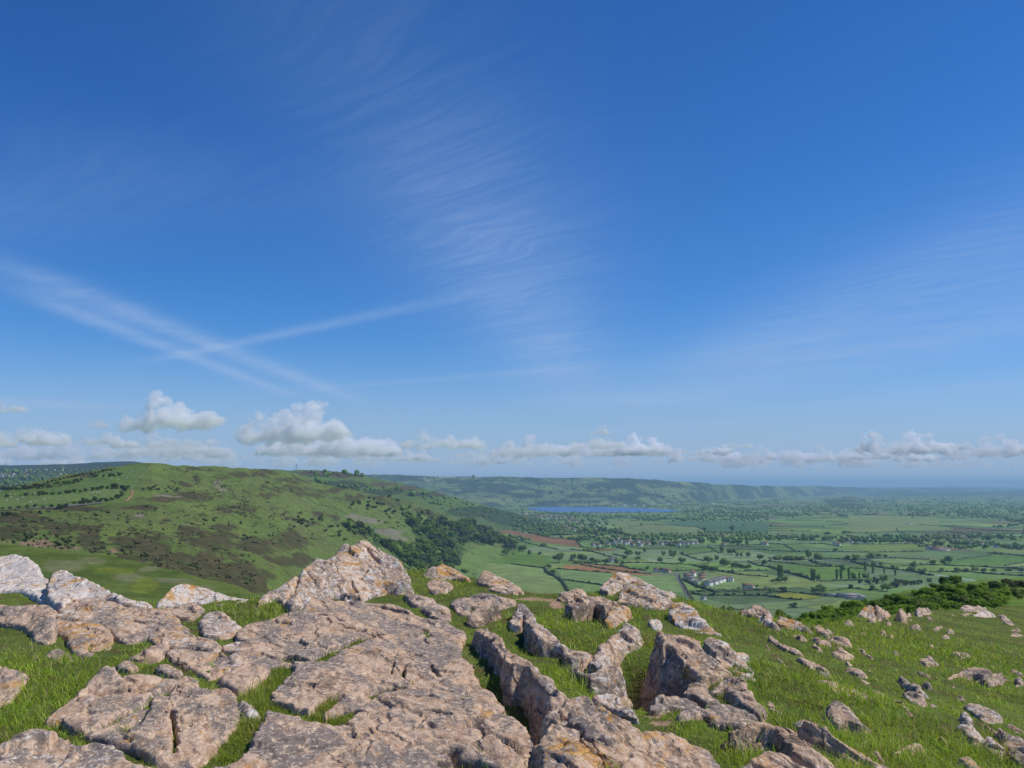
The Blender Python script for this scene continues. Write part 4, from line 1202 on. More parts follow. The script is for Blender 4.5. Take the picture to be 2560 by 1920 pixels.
# right hand slope
R('twin knobs on the skyline left of the dark scrub', 7, "2000,292,.18 2050,278,.24 2130,260,.28 2205,290,.25 2215,350,.1 2100,335,.1", 0.5, 0.3, 0.55)
R('pale knob against the scrub at the end of the skyline', 8, "-45,300,.22 0,318,.26 50,380,.15 100,432,.05 20,415,.05 -45,385,.1", 0.65, 0.4, 0.35)
R('long lichen ridge at the edge of the dark scrub', 8, "68,395,.08 90,335,.24 160,358,.21 240,400,.15 310,430,.1 372,462,.05 250,435,.05 150,425,.05", 0.55, 0.7, 0.35)
R('straight narrow ledge running down from the skyline knobs', 8, "5,490,.18 60,498,.22 180,568,.18 260,620,.12 302,662,.05 200,645,.05 60,565,.08 10,545,.1", 0.4, 0.3, 0.3)
R('long tapering ledge ending in an orange spot', 8, "-20,555,.14 60,620,.16 150,700,.16 220,758,.15 290,800,.12 305,892,.05 230,865,.06 170,775,.08 90,685,.08 0,632,.08", 0.45, 0.5, 0.3)
R('smooth leaning slab below the narrow ledge', 8, "225,695,.14 330,690,.16 430,750,.14 520,800,.1 552,862,.05 460,855,.05 340,785,.08", 0.4, 0.3, 0.25)
R('forked ledge above the grey brown boulder', 8, "325,800,.14 420,840,.16 490,905,.16 570,898,.18 660,958,.16 740,980,.14 850,1030,.1 935,1092,.05 800,1068,.06 640,1050,.1 530,1040,.12 470,965,.1 370,895,.08", 0.4, 0.45, 0.25)
R('grey brown boulder at the edge of the right slope', 8, "498,1210,.08 520,1070,.3 560,1038,.33 640,1070,.31 720,1130,.25 800,1210,.16 862,1292,.05 700,1270,.05 560,1270,.05", 0.25, 0.2, 0.45)
R('small pink ridge in the deep grass left of the boulder', 8, "-10,1065,.1 50,1060,.13 100,1120,.08 152,1172,.02 80,1155,.03 0,1125,.04", 0.4, 0.3, 0.3)
R('long pale fin crossing the lower right grass', 8, "310,1190,.28 370,1178,.33 470,1238,.31 560,1318,.28 700,1410,.25 820,1480,.2 900,1540,.18 1000,1570,.16 1100,1620,.12 1200,1692,.1 1150,1780,.1 960,1710,.1 860,1600,.12 760,1510,.15 640,1425,.18 560,1355,.2 450,1275,.24", 0.4, 0.4, 0.3)
R('stubby lichen fin behind the long pale fin', 8, "188,1255,.14 250,1198,.3 320,1190,.3 400,1258,.25 412,1302,.22 440,1400,.12 482,1482,.05 400,1425,.06 320,1338,.1 290,1295,.14", 0.6, 0.5, 0.35)
R('low stone hugging the right side of the long pale fin', 8, "880,1500,.1 920,1478,.14 980,1520,.12 1010,1562,.08 930,1550,.08", 0.35, 0.3, 0.3)
R('broad dark browed rock in the right hand grass', 8, "1540,855,.05 1650,790,.2 1790,768,.3 1920,778,.3 2010,820,.2 2085,862,.05 1960,868,.08 1880,840,.18 1790,812,.2 1680,838,.08", 0.4, 0.5, 0.55)
R('slim pointed slab in the middle of the right slope', 8, "1050,1040,.06 1130,1060,.1 1230,1110,.12 1250,1165,.1 1282,1210,.06 1250,1232,.03 1190,1165,.04 1120,1095,.04", 0.5, 0.45, 0.25)
R('rounded pink hump right of the slim pointed slab', 8, "1150,1000,.06 1260,1000,.1 1360,1038,.12 1385,1080,.08 1290,1085,.04 1220,1062,.04", 0.45, 0.4, 0.25)
R('long thin slab above the rounded pink hump', 8, "1118,870,.06 1170,878,.09 1250,945,.1 1340,985,.08 1385,1022,.03 1260,1005,.03 1180,955,.03", 0.5, 0.35, 0.3)
R('fan shaped stone in the upper right grass', 8, "665,790,.08 740,788,.11 820,808,.12 870,858,.08 862,922,.03 800,892,.04 740,842,.05", 0.5, 0.4, 0.25)
R('mottled long slab low on the right slope', 8, "1705,1080,.08 1800,1088,.13 1880,1118,.14 1960,1158,.12 2025,1200,.06 1950,1222,.04 1850,1205,.05 1770,1145,.05", 0.65, 0.4, 0.35)
R('upright oval stone at lower right', 8, "1648,1200,.1 1720,1178,.16 1760,1228,.17 1785,1290,.1 1740,1312,.05 1670,1245,.05", 0.65, 0.55, 0.25)
R('two jammed flat stones below the upright oval stone', 8, "1615,1290,.06 1720,1300,.12 1852,1350,.1 1832,1388,.05 1740,1375,.05 1660,1335,.04", 0.7, 0.3, 0.4)
R('pale pointed stone near the right edge', 8, "1858,1375,.08 1920,1343,.16 2000,1408,.16 2062,1470,.1 2010,1505,.04 1900,1455,.05", 0.55, 0.2, 0.2)
R('largest slab at the lower right edge', 8, "1838,1230,.1 1950,1238,.18 2100,1308,.2 2212,1390,.2 2290,1480,.15 2100,1470,.08 2020,1408,.1 1960,1305,.1", 0.4, 0.35, 0.3)
R('stone cut by the right edge of the picture near the bottom', 8, "2065,1485,.08 2150,1460,.15 2260,1540,.15 2290,1640,.08 2150,1560,.05", 0.3, 0.3, 0.3)
R('flat rippled slab at the bottom right', 8, "1635,1565,.06 1720,1545,.1 1850,1620,.1 1950,1690,.08 1800,1690,.04 1720,1630,.04", 0.4, 0.3, 0.3)
R('flat brown stone half covered by bottom grass', 8, "1055,1512,.05 1160,1440,.12 1300,1420,.13 1345,1450,.1 1250,1505,.04", 0.25, 0.2, 0.3)
R('small orange topped stone in the bottom grass', 8, "1465,1360,.06 1510,1345,.12 1560,1400,.08 1520,1425,.03", 0.3, 0.85, 0.3)
# rim of the right slope
R('dark angular crag with an orange crown on the far rim', 8, "768,318,.1 820,258,.4 890,222,.55 960,252,.42 1065,322,.05 1000,318,.04 850,338,.04", 0.6, 0.7, 0.55)
R('small grey block right of the angular crag', 8, "1128,325,.1 1140,288,.3 1200,300,.24 1242,332,.05 1180,340,.03", 0.5, 0.3, 0.5)
R('pale flat faced block on the far rim', 8, "1272,312,.1 1290,258,.34 1392,278,.3 1402,302,.1 1300,325,.05", 0.55, 0.5, 0.4)
R('highest crag of the far rim with a pointed top', 8, "1400,295,.1 1440,248,.42 1490,212,.62 1540,238,.48 1600,280,.2 1672,292,.1 1640,315,.05 1420,320,.05", 0.5, 0.65, 0.6)
R('grey broken ledge towards the right of the far rim', 8, "1658,275,.1 1700,238,.34 1790,262,.25 1885,275,.1 1850,305,.04 1700,300,.04", 0.6, 0.3, 0.6)
R('white streaked ledge in front of the grey broken ledge', 8, "1770,335,.08 1840,288,.25 1900,308,.2 1975,358,.03 1850,348,.04", 0.75, 0.3, 0.5)
R('tan topped crag at the right end of the far rim', 8, "2028,285,.1 2070,232,.45 2112,268,.3 2180,290,.2 2260,335,.05 2100,318,.05", 0.5, 0.5, 0.5)
R('white slanting stone below the tan topped crag', 8, "1990,340,.08 2050,338,.18 2122,412,.05 2040,395,.04", 0.5, 0.3, 0.35)
SMALL = ["370,440 430,438 500,470 542,512 450,492", "470,452 520,445 565,482 500,480", "188,490 260,500 332,542 260,532", "360,530 450,528 530,560 552,582 450,574 370,552", "508,530 620,538 700,530 722,592 670,592 580,562", "370,590 420,588 480,650 440,642", "535,655 600,600 650,620 702,660 755,692 650,702 560,680",
         "785,618 830,630 912,692 860,680", "880,968 940,970 1022,1022 960,1015", "1378,1075 1430,1085 1475,1112 1400,1108", "1295,710 1390,690 1475,740 1380,748", "1580,665 1680,658 1755,682 1660,692", "1278,812 1340,825 1425,872 1340,852", "1320,920 1360,925 1430,952 1380,965", "1618,1022 1680,1035 1722,1062 1660,1055",
         "638,405 690,385 752,410 700,418", "1015,385 1040,378 1062,402 1030,405", "780,482 800,470 855,495 810,495", "968,488 1000,478 1025,492 990,500", "1030,512 1070,502 1105,512 1060,520", "1218,440 1260,420 1330,440 1270,455", "1540,472 1580,458 1615,478 1570,488", "1488,518 1530,502 1572,520 1520,526",
         "2078,462 2130,452 2185,470 2120,476", "2078,512 2150,500 2222,518 2140,526", "860,368 900,358 940,370 900,378", "940,365 965,358 985,368 960,374", "1210,370 1235,362 1252,378 1228,382", "1365,350 1400,345 1445,382 1400,378", "1560,350 1590,318 1620,335 1600,352", "1068,638 1100,622 1135,645 1100,652", "1380,592 1415,580 1450,600 1410,605",
         "1065,1315 1110,1310 1185,1375 1130,1365", "2080,805 2140,815 2220,855 2150,845", "1945,890 1990,895 2060,935 2000,925", "2120,905 2150,898 2225,930 2150,932", "660,740 700,735 745,750 700,756", "845,770 870,775 890,800 865,798", "2060,1260 2130,1275 2230,1345 2150,1325", "1420,450 1460,428 1520,440 1470,456", "1580,905 1600,905 1620,935 1595,932", "1660,330 1700,318 1765,325 1700,350"]
for s in SMALL:
    rock('small pale stone half sunk in the sunny grass slope', 8, s, 0.15, 0.3, 0.5, hdef=0.026, group='small stones scattered over the right hand grass')


def rock_over(x, y):
    """height of the stone above the turf at x,y (negative where there is none)"""
    h = np.full(np.shape(x), -1.0)
    for lo, st, hh in ROCKS:
        i = np.round((x - lo[0]) / st).astype(int); j = np.round((y - lo[1]) / st).astype(int)
        ok = (i >= 0) & (j >= 0) & (i < hh.shape[1]) & (j < hh.shape[0])
        h[ok] = np.maximum(h[ok], hh[j[ok], i[ok]])
    return h


def turf_tint(x, y):
    n = fbm(x / 1.3, y / 1.3, 4, 221)
    n2 = fbm(x / 0.3, y / 0.3, 3, 223)
    return n, n2


def build_ground():
    az = np.linspace(-1.05, 1.15, 760)
    r = np.concatenate([np.linspace(0.05, 3.0, 12)[:-1], np.geomspace(3.0, 40, 430), np.geomspace(40, 330, 60)[1:]])
    AZ, Rr = np.meshgrid(az, r)
    X = AZ * Rr; Y = Rr
    Z = np.maximum(g(X, Y), ZP - 5)
    n, n2 = turf_tint(X, Y)
    c = lerp((0.075, 0.105, 0.026), (0.11, 0.15, 0.034), sstep(-0.3, 0.3, n))
    c = lerp(c, (0.10, 0.075, 0.04), sstep(0.0, 0.4, n2) * 0.75)
    path = np.zeros(X.shape)
    for rg, x, y, rx, ry in [(7, 250, 195, 260, 22), (7, 380, 240, 60, 40), (7, 1280, 1260, 110, 20), (7, 1230, 1190, 90, 25), (6, 2100, 200, 160, 18)]:
        hx, hy, _ = hit(*px(rg, x, y)); h2, _, _ = hit(*px(rg, x + rx, y)); _, h3, _ = hit(*px(rg, x, y - ry))
        path = np.maximum(path, 1.3 - ((X - hx) / (h2 - hx)) ** 2 - ((Y - hy) / (h3 - hy)) ** 2 + 0.5 * n2)
    c = lerp(c, (0.33, 0.225, 0.155), sstep(0.35, 0.75, path))
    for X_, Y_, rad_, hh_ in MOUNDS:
        if hh_ < -0.25: c = lerp(c, (0.045, 0.035, 0.025), sstep(0.3, 0.7, np.exp(-((X - X_) ** 2 + ((Y - Y_) * 0.75) ** 2) / (rad_ * rad_))))  # bare soil in the deep hollows, with their shade put into its colour
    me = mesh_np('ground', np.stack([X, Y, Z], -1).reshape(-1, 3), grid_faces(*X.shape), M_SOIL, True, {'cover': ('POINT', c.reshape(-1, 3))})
    tag(link('ground', me), 'turf covered summit ground between the rocks', 'ground', kind='structure')
    return


build_ground()


def worn(x, y):
    n2 = fbm(x / 0.3, y / 0.3, 3, 223)
    p = np.zeros(x.shape)
    for rg, cx, cyy, rx, ry in [(7, 250, 195, 260, 22), (7, 380, 240, 60, 40), (7, 1280, 1260, 110, 20), (7, 1230, 1190, 90, 25), (6, 2100, 200, 160, 18)]:
        hx, hy, _ = hit(*px(rg, cx, cyy)); h2, _, _ = hit(*px(rg, cx + rx, cyy)); _, h3, _ = hit(*px(rg, cx, cyy - ry))
        p = np.maximum(p, 1.3 - ((x - hx) / (h2 - hx)) ** 2 - ((y - hy) / (h3 - hy)) ** 2 + 0.5 * n2)
    return p


def blades(name, label, X, Y, L, W, lean, col, cat='grass', droop=0.5):
    """grass blades as narrow bent leaves, one mesh"""
    N = len(X)
    Z = g(X, Y) - 0.01
    th = rng.uniform(0, 2 * math.pi, N)
    dx, dy = np.cos(th), np.sin(th)
    face = th + rng.uniform(-1.2, 1.2, N)
    sx, sy = -np.sin(face), np.cos(face)
    P = []
    for t, w in ((0.0, 1.0), (0.45, 0.85), (0.8, 0.5), (1.0, 0.0)):
        o = lean * L * (t ** 1.8)
        h = L * t * (1 - droop * lean * t)
        cx, cyy, cz = X + dx * o, Y + dy * o, Z + h
        if w > 0:
            P.append(np.stack([cx - sx * W * w * 0.5, cyy - sy * W * w * 0.5, cz], -1))
            P.append(np.stack([cx + sx * W * w * 0.5, cyy + sy * W * w * 0.5, cz], -1))
        else:
            P.append(np.stack([cx, cyy, cz], -1))
    V = np.stack(P, 1).reshape(-1, 3)
    b = (np.arange(N) * 7)[:, None]
    F4 = np.concatenate([b + np.array([[0, 1, 3, 2]]), b + np.array([[2, 3, 5, 4]])], 0)
    F3 = b + np.array([[4, 5, 6]])
    C = np.repeat(col, 7, 0)
    me = mesh_np(name, V, [F4, F3], M_BLADE, True, {'cover': ('POINT', C)})
    return tag(link(name, me), label, cat, kind='stuff')


def build_grass():
    Xs, Ys, Ls, Ws, Le, Cs = [], [], [], [], [], []
    # as many blades per patch of view near and far; wider ones far away
    N = 620000
    az = rng.uniform(-0.66, 0.70, N)
    t = rng.uniform(0, 1, N)
    # even in picture height between 3.6 m and 80 m
    inv = 1 / 3.6 + (1 / 80.0 - 1 / 3.6) * t
    y = 1 / inv
    x = az * y
    rc = np.interp(az, RIM_AZ, RIM_D)
    k = y < rc + 1.2
    x, y = x[k], y[k]
    ov = rock_over(x, y)
    wn = worn(x, y)
    k = (ov < 0.004) & (wn < 0.45 + rng.uniform(0, 0.5, len(x)))
    x, y, ov = x[k], y[k], ov[k]
    jx, jy = [], []
    for rg, s, wd in MOSS:             # cushions of short grass and moss in the joints
        gp = resample(np.array([hit(*px(rg, *c_), 0.0)[:2] for c_ in parse(s)]), 0.02)
        m = len(gp) * 170
        q = gp[rng.integers(0, len(gp), m)]
        jx.append(q[:, 0] + rng.normal(0, wd * 0.75, m)); jy.append(q[:, 1] + rng.normal(0, wd * 0.75, m))
    jx, jy = np.concatenate(jx), np.concatenate(jy)
    jo = rock_over(jx, jy); kk = jo < 0.004
    x, y, ov = np.concatenate([x, jx[kk]]), np.concatenate([y, jy[kk]]), np.concatenate([ov, jo[kk]])
    n = fbm(x / 1.1, y / 1.1, 3, 231); n2 = fbm(x / 0.35, y / 0.35, 2, 233)
    keep = rng.uniform(0, 1, len(x)) < 0.75 + 0.8 * n2
    x, y, ov, n, n2 = x[keep], y[keep], ov[keep], n[keep], n2[keep]
    M = len(x)
    # short in the rock joints, long on the left bank and round the trench
    longish = np.zeros(M)
    for rg, cx, cyy, rad in [(5, 150, 900, 1.0), (5, 300, 1100, 1.0), (5, 2150, 300, 0.7), (5, 1700, 200, 0.4), (7, 1100, 620, 0.8), (7, 1050, 850, 0.6), (7, 1000, 300, 0.9), (7, 450, 420, 0.8), (7, 700, 900, 0.6), (6, 1400, -20, 0.7), (6, 1700, 100, 0.8), (6, 700, -180, 0.5), (7, 1600, 250, 0.8), (8, 1300, 1600, 1.2), (8, 1600, 1450, 0.8), (8, 200, 1000, 0.9), (8, 1100, 560, 3.0), (5, 150, 180, 0.6), (6, 100, 330, 0.5), (7, 350, 1700, 0.5)]:
        X, Y, _ = hit(*px(rg, cx, cyy))
        longish = np.maximum(longish, np.exp(-((x - X) ** 2 + (y - Y) ** 2) / rad ** 2))
    near_rock = sstep(-0.35, -0.02, ov)
    in_joint = np.zeros(M)
    for rg, s, wd in MOSS:
        gp = [hit(*px(rg, *c_), 0.0)[:2] for c_ in parse(s)]
        in_joint = np.maximum(in_joint, sstep(wd * 3, wd * 1.2, seg_dist(x, y, gp, False)))
    L = (0.016 + 0.038 * longish + 0.014 * np.clip(n + 0.2, 0, 1)) * rng.lognormal(0, 0.5, M)
    L = L * (1 + 0.25 * in_joint) * (1 + 1.1 * np.clip(n2, 0, 1) - 0.35 * np.clip(-n2, 0, 1))
    L = L * (1 + 0.015 * np.clip(y - 12, 0, 60))
    W = np.maximum(0.0034 + 0.002 * rng.uniform(0, 1, M), y * 0.00075)
    lean = rng.uniform(0.15, 1.15, M)
    hue = np.clip(rng.normal(0.5, 0.24, M) + 0.5 * n + 0.25 * n2, 0, 1)
    c = lerp((0.180, 0.320, 0.026), (0.440, 0.570, 0.062), hue)
    c = lerp(c, (0.20, 0.25, 0.035), in_joint * 0.6)
    c = lerp(c, (0.27, 0.28, 0.06), sstep(0.05, 0.45, fbm(x / 0.6, y / 1.1, 3, 241)) * 0.6)
    st = (rng.uniform(0, 1, M) < 0.10 + 0.35 * np.clip(n2 - 0.05, 0, 1)).astype(float)
    c = lerp(c, (0.42, 0.35, 0.18), st * 0.8)
    c = c * rng.uniform(0.75, 1.2, M)[:, None]
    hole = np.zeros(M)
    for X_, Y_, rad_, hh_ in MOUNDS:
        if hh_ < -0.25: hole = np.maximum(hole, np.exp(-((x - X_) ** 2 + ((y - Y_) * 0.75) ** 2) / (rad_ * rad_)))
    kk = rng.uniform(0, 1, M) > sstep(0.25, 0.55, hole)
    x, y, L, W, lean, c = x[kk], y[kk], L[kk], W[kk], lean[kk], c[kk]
    blades('grass', 'short green turf growing between the rocks', x, y, L, W, lean, c)
    # long bleached stalks
    sx, sy, sl = [], [], []
    for rg, cx, cyy, nn, hh, sp in [(5, 1150, 120, 26, 0.24, 0.10), (5, 700, -30, 14, 0.18, 0.12), (5, 740, -50, 3, 0.34, 0.02), (5, 1620, 330, 3, 0.2, 0.03), (5, 2150, 330, 60, 0.2, 0.25), (5, 440, 480, 8, 0.3, 0.05), (5, 300, 900, 40, 0.16, 0.4), (5, 150, 700, 60, 0.16, 0.4), (7, 560, 150, 2, 0.28, 0.01), (7, 1290, 430, 7, 0.25, 0.08), (7, 1000, 560, 30, 0.2, 0.15), (7, 1200, 760, 22, 0.2, 0.12),
                                      (7, 1020, 900, 25, 0.16, 0.2), (7, 620, 900, 8, 0.2, 0.1), (7, 1300, 760, 18, 0.2, 0.1), (7, 880, 330, 20, 0.15, 0.15), (8, 1600, 1480, 60, 0.18, 0.35), (8, 280, 1500, 8, 0.25, 0.05), (7, 2090, 1500, 4, 0.3, 0.02), (8, 1280, 500, 60, 0.22, 1.5), (6, 1850, 700, 20, 0.14, 0.15), (6, 1400, 0, 40, 0.12, 0.4), (7, 1600, 380, 50, 0.12, 0.5), (6, 1960, 1560, 14, 0.14, 0.1), (8, 1000, 1620, 60, 0.13, 0.5), (8, 700, 650, 60, 0.1, 0.8), (7, 1500, 1000, 20, 0.14, 0.2), (8, 200, 1300, 10, 0.1, 0.2)]:
        X, Y, _ = hit(*px(rg, cx, cyy))
        sx.append(rng.normal(X, sp, nn)); sy.append(rng.normal(Y, sp, nn)); sl.append(hh * rng.uniform(0.5, 1.1, nn))
    sx, sy, sl = np.concatenate(sx), np.concatenate(sy), np.concatenate(sl)
    k = rock_over(sx, sy) < 0.03
    sx, sy, sl = sx[k], sy[k], sl[k]
    M = len(sx)
    c = lerp((0.50, 0.41, 0.22), (0.26, 0.30, 0.08), (rng.uniform(0, 1, M) < 0.45).astype(float)) * rng.uniform(0.7, 1.15, M)[:, None]
    blades('dry_grass', 'long bleached grass stalks standing above the turf', sx, sy, sl, np.maximum(0.0032, sy * 0.0006), rng.uniform(0.1, 0.9, M), c, 'dry grass', 0.35)


build_grass()
# ------------------------------------------------------------------ the two shoulders of the summit
H_LEFT = Hill([(-500, 1358, 175, 1690, 26), (-150, 1360, 170, 1690, 26), (0, 1362, 165, 1690, 26), (58, 1365, 163, 1690, 26), (145, 1373, 158, 1690, 26), (220, 1385, 152, 1690, 26), (289, 1395, 146, 1690, 26), (376, 1415, 138, 1690, 26), (463, 1433, 128, 1690, 26), (535, 1456, 118, 1690, 26), (608, 1476, 108, 1690, 26), (660, 1494, 100, 1690, 26), (760, 1530, 88, 1690, 26), (860, 1570, 76, 1700, 26)], 1.0, ((0.5, 22.0, 45), (0.12, 3.0, 46)))


def col_left(u, v, X, Y, Z):
    n = fbm(X / 14, Y / 30, 4, 141, 0.6); n2 = fbm(X / 2.2, Y / 6, 4, 143, 0.6)
    c = lerp((0.070, 0.108, 0.024), (0.098, 0.138, 0.032), sstep(-0.3, 0.3, n + 0.4 * n2))
    u = u + 9.0 * fbm(X / 9, Y / 24, 4, 311, 0.6); v = v + 3.5 * fbm(X / 9, Y / 24, 4, 313, 0.6)
    gb = blobs(u, v, [(1, 560, 1080, 190, 50), (1, 800, 1040, 130, 22), (1, 1100, 1190, 140, 55), (1, 1500, 1220, 200, 30), (1, 1720, 1280, 160, 24), (1, 1300, 1120, 100, 16)])
    c = lerp(c, (0.150, 0.160, 0.085), sstep(0.0, 0.9, gb + 0.5 * n2) * 0.75)
    c = lerp(c, (0.145, 0.185, 0.028), sstep(0.2, 0.8, blobs(u, v, [(1, 1000, 1120, 200, 26), (1, 1250, 1260, 120, 70)]) + 0.4 * n2) * 0.6)
    return c


M_NEARHILL = mat_attr_ground('near_hill_turf', 1.3, 0.4, 0.25)
H_LEFT.build('hill', 'smooth green grassy shoulder below the left rocks', 420, 260, M_NEARHILL, col_left, back=1.9, drop=0.35)

H_RIGHT = Hill([(1900, 1575, 135, 1660, 85), (1960, 1556, 150, 1655, 90), (2050, 1534, 170, 1645, 95), (2150, 1509, 200, 1630, 100), (2250, 1486, 240, 1610, 108), (2350, 1464, 290, 1590, 116), (2400, 1456, 310, 1580, 120), (2480, 1450, 340, 1570, 126), (2560, 1447, 360, 1560, 130), (2700, 1444, 370, 1550, 135), (3000, 1440, 380, 1540, 140)], 1.0, ((1.2, 40.0, 47), (0.3, 6.0, 48)))


def col_right(u, v, X, Y, Z):
    n = fbm(X / 20, Y / 40, 4, 151, 0.6); n2 = fbm(X / 3, Y / 7, 4, 153, 0.6)
    c = lerp((0.085, 0.150, 0.024), (0.125, 0.195, 0.034), sstep(-0.3, 0.3, n + 0.4 * n2))
    return lerp(c, (0.045, 0.07, 0.02), sstep(0.1, 0.6, blobs(u, v, [(4, 900, 1250, 500, 90), (4, 1500, 1180, 500, 70), (4, 400, 1350, 300, 80)]) + 0.4 * n2) * 0.7)


H_RIGHT.build('hill', 'green shoulder with scrub beyond the right hand slope', 300, 200, M_NEARHILL, col_right, back=1.7, drop=0.5)

# ------------------------------------------------------------------ plants
ICO = None


def ico(sub):
    import bmesh
    bm = bmesh.new()
    bmesh.ops.create_icosphere(bm, subdivisions=sub, radius=1.0)
    V = np.array([v.co[:] for v in bm.verts]); F = np.array([[v.index for v in f.verts] for f in bm.faces])
    bm.free()
    return V, F


ICO1, ICO2, ICO3 = ico(1), ico(2), ico(3)


def leafy(seed, lobes, n, size, core=0.72):
    """leaf sprays spread over a set of lobes (cx, cy, cz, rx, ry, rz)"""
    r = np.random.default_rng(seed)
    Vs, Fs, b = [], [], 0
    per = np.array([l[3] * l[5] for l in lobes]); per = per / per.sum()
    for l, p in zip(lobes, per):
        c = np.array(l[:3]); rad = np.array(l[3:])
        k = max(6, int(n * p))
        d = r.normal(0, 1, (k, 3)); d /= np.linalg.norm(d, axis=1)[:, None]
        q = c + d * rad * (r.uniform(0.72, 1.12, k))[:, None]
        nrm = d + r.normal(0, 0.6, (k, 3)); nrm /= np.linalg.norm(nrm, axis=1)[:, None]
        t = np.cross(nrm, r.normal(0, 1, (k, 3))); t /= np.linalg.norm(t, axis=1)[:, None]
        w = np.cross(nrm, t)
        s = size * r.uniform(0.6, 1.3, k)[:, None]
        quad = np.stack([q - t * s, q - w * s * 0.6, q + t * s, q + w * s * 0.6], 1) + nrm[:, None, :] * r.uniform(-0.25, 0.25, (k, 4, 1)) * size
        Vs.append(quad.reshape(-1, 3)); Fs.append(b + np.arange(k * 4).reshape(k, 4)); b += k * 4
    Q = np.concatenate(Fs)
    cv, cf = ICO1
    T = []
    for l in lobes:
        vv = np.array(l[:3]) + cv * np.array(l[3:]) * core * r.uniform(0.85, 1.1, (len(cv), 1))
        Vs.append(vv); T.append(cf + b); b += len(cv)
    return np.concatenate(Vs), Q, np.concatenate(T)


def trunk_np(h, r0, r1, seed=0, n=7):
    r = np.random.default_rng(seed)
    rows = []
    bx = by = 0
    for i, t in enumerate(np.linspace(0, 1, 5)):
        rr = r0 + (r1 - r0) * t + (0.4 * r0 if i == 0 else 0)
        bx += r.normal(0, 0.03) * h * (i > 0); by += r.normal(0, 0.03) * h * (i > 0)
        a = np.arange(n) / n * 2 * math.pi
        rows.append(np.stack([bx + rr * np.cos(a), by + rr * np.sin(a), np.full(n, h * t)], -1))
    V = np.concatenate(rows)
    F = []
    for i in range(4):
        for j in range(n):
            F.append((i * n + j, i * n + (j + 1) % n, (i + 1) * n + (j + 1) % n, (i + 1) * n + j))
    return V, np.array(F)


def round_lobes(seed, w=0.5, base=0.18, n=9):
    """unit-height round crown"""
    r = np.random.default_rng(seed)
    L = [(0, 0, 0.55, w * 0.62, w * 0.62, 0.32)]
    for i in range(n):
        a = r.uniform(0, 6.28); z = r.uniform(base + 0.14, 0.84)
        k = w * 0.62 * math.sqrt(max(0.08, 1 - ((z - 0.5) / 0.46) ** 2))
        s = r.uniform(0.13, 0.23)
        L.append((k * math.cos(a), k * math.sin(a), z, s * (0.7 + w * 0.6), s * (0.7 + w * 0.6), s))
    return L


def poplar_lobes(seed):
    r = np.random.default_rng(seed)
    L = []
    for i in range(11):
        z = 0.12 + 0.8 * i / 10
        k = 0.105 * math.sin(math.pi * min(1, 0.25 + 0.75 * (1 - z))) ** 0.7 + 0.015
        L.append((r.normal(0, 0.015), r.normal(0, 0.015), z, k, k, 0.085))
    return L


PROTO = {}


def proto(kind, i):
    """a crown mesh one metre tall, and its trunk"""
    if (kind, i) in PROTO: return PROTO[kind, i]
    sd = hash((len(kind), i)) % 1000 + i * 17 + len(kind)
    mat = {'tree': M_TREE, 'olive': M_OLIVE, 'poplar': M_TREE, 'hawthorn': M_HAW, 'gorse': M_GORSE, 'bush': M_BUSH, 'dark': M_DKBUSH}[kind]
    if kind == 'poplar':
        V, Q, T = leafy(sd, poplar_lobes(sd), 420, 0.035); th, tr = 0.25, 0.02
    elif kind in ('tree', 'olive'):
        V, Q, T = leafy(sd, round_lobes(sd, 0.46 + 0.06 * (i % 3)), 620, 0.055); th, tr = 0.35, 0.03
    elif kind in ('hawthorn', 'gorse'):
        V, Q, T = leafy(sd, round_lobes(sd, 0.66, 0.02, 8), 420, 0.07); th, tr = 0.25, 0.025
    else:
        V, Q, T = leafy(sd, round_lobes(sd, 0.72, 0.0, 13), 1700, 0.042, 0.8); th, tr = 0.3, 0.02
    cm = mesh_np('crown', V, [Q, T], mat, True)
    tv, tf = trunk_np(th, tr, tr * 0.6, sd)
    tm = mesh_np('trunk', tv, tf, M_BARK, True)
    PROTO[kind, i] = (cm, tm)
    return cm, tm


def plant(name, kind, label, cat, X, Y, Z, h, w=1.0, group=None, i=None, parts=True):
    i = random.randrange(5) if i is None else i
    cm, tm = proto(kind, i)
    rz = random.uniform(0, 6.28)
    if parts:
        root = link(name, None, loc=(X, Y, Z - 0.04 * h), rot=(0, 0, rz), scale=(h * w, h * w, h))
        link('crown', cm, root); link('trunk', tm, root)
    else:
        root = link(name, cm, loc=(X, Y, Z - 0.06 * h), rot=(0, 0, rz), scale=(h * w, h * w, h))
    return tag(root, label, cat, group)


def stuff_trees(name, label, P, H, mat, base=ICO2, jit=0.24, squash=0.75, cat='trees'):
    """distant trees that read as one mass: one mesh of lumpy crowns"""
    cv, cf = base
    n = len(P)
    P = np.asarray(P); H = np.asarray(H)
    s = (0.5 * H)[:, None, None] * np.array([1.0, 1.0, 1.0]) * rng.uniform(0.75, 1.25, (n, 1, 3)) * np.array([1 / squash * 0.8, 1 / squash * 0.8, 1.0])
    V = cv[None] * s * (1 + jit * rng.normal(0, 1, (n, len(cv), 1)))
    V = V + P[:, None, :] + np.array([0, 0, 1.0]) * (0.42 * H)[:, None, None]
    F = (cf[None] + (np.arange(n) * len(cv))[:, None, None]).reshape(-1, 3)
    return tag(link(name, mesh_np(name, V.reshape(-1, 3), F, mat, False)), label, cat, kind='stuff')


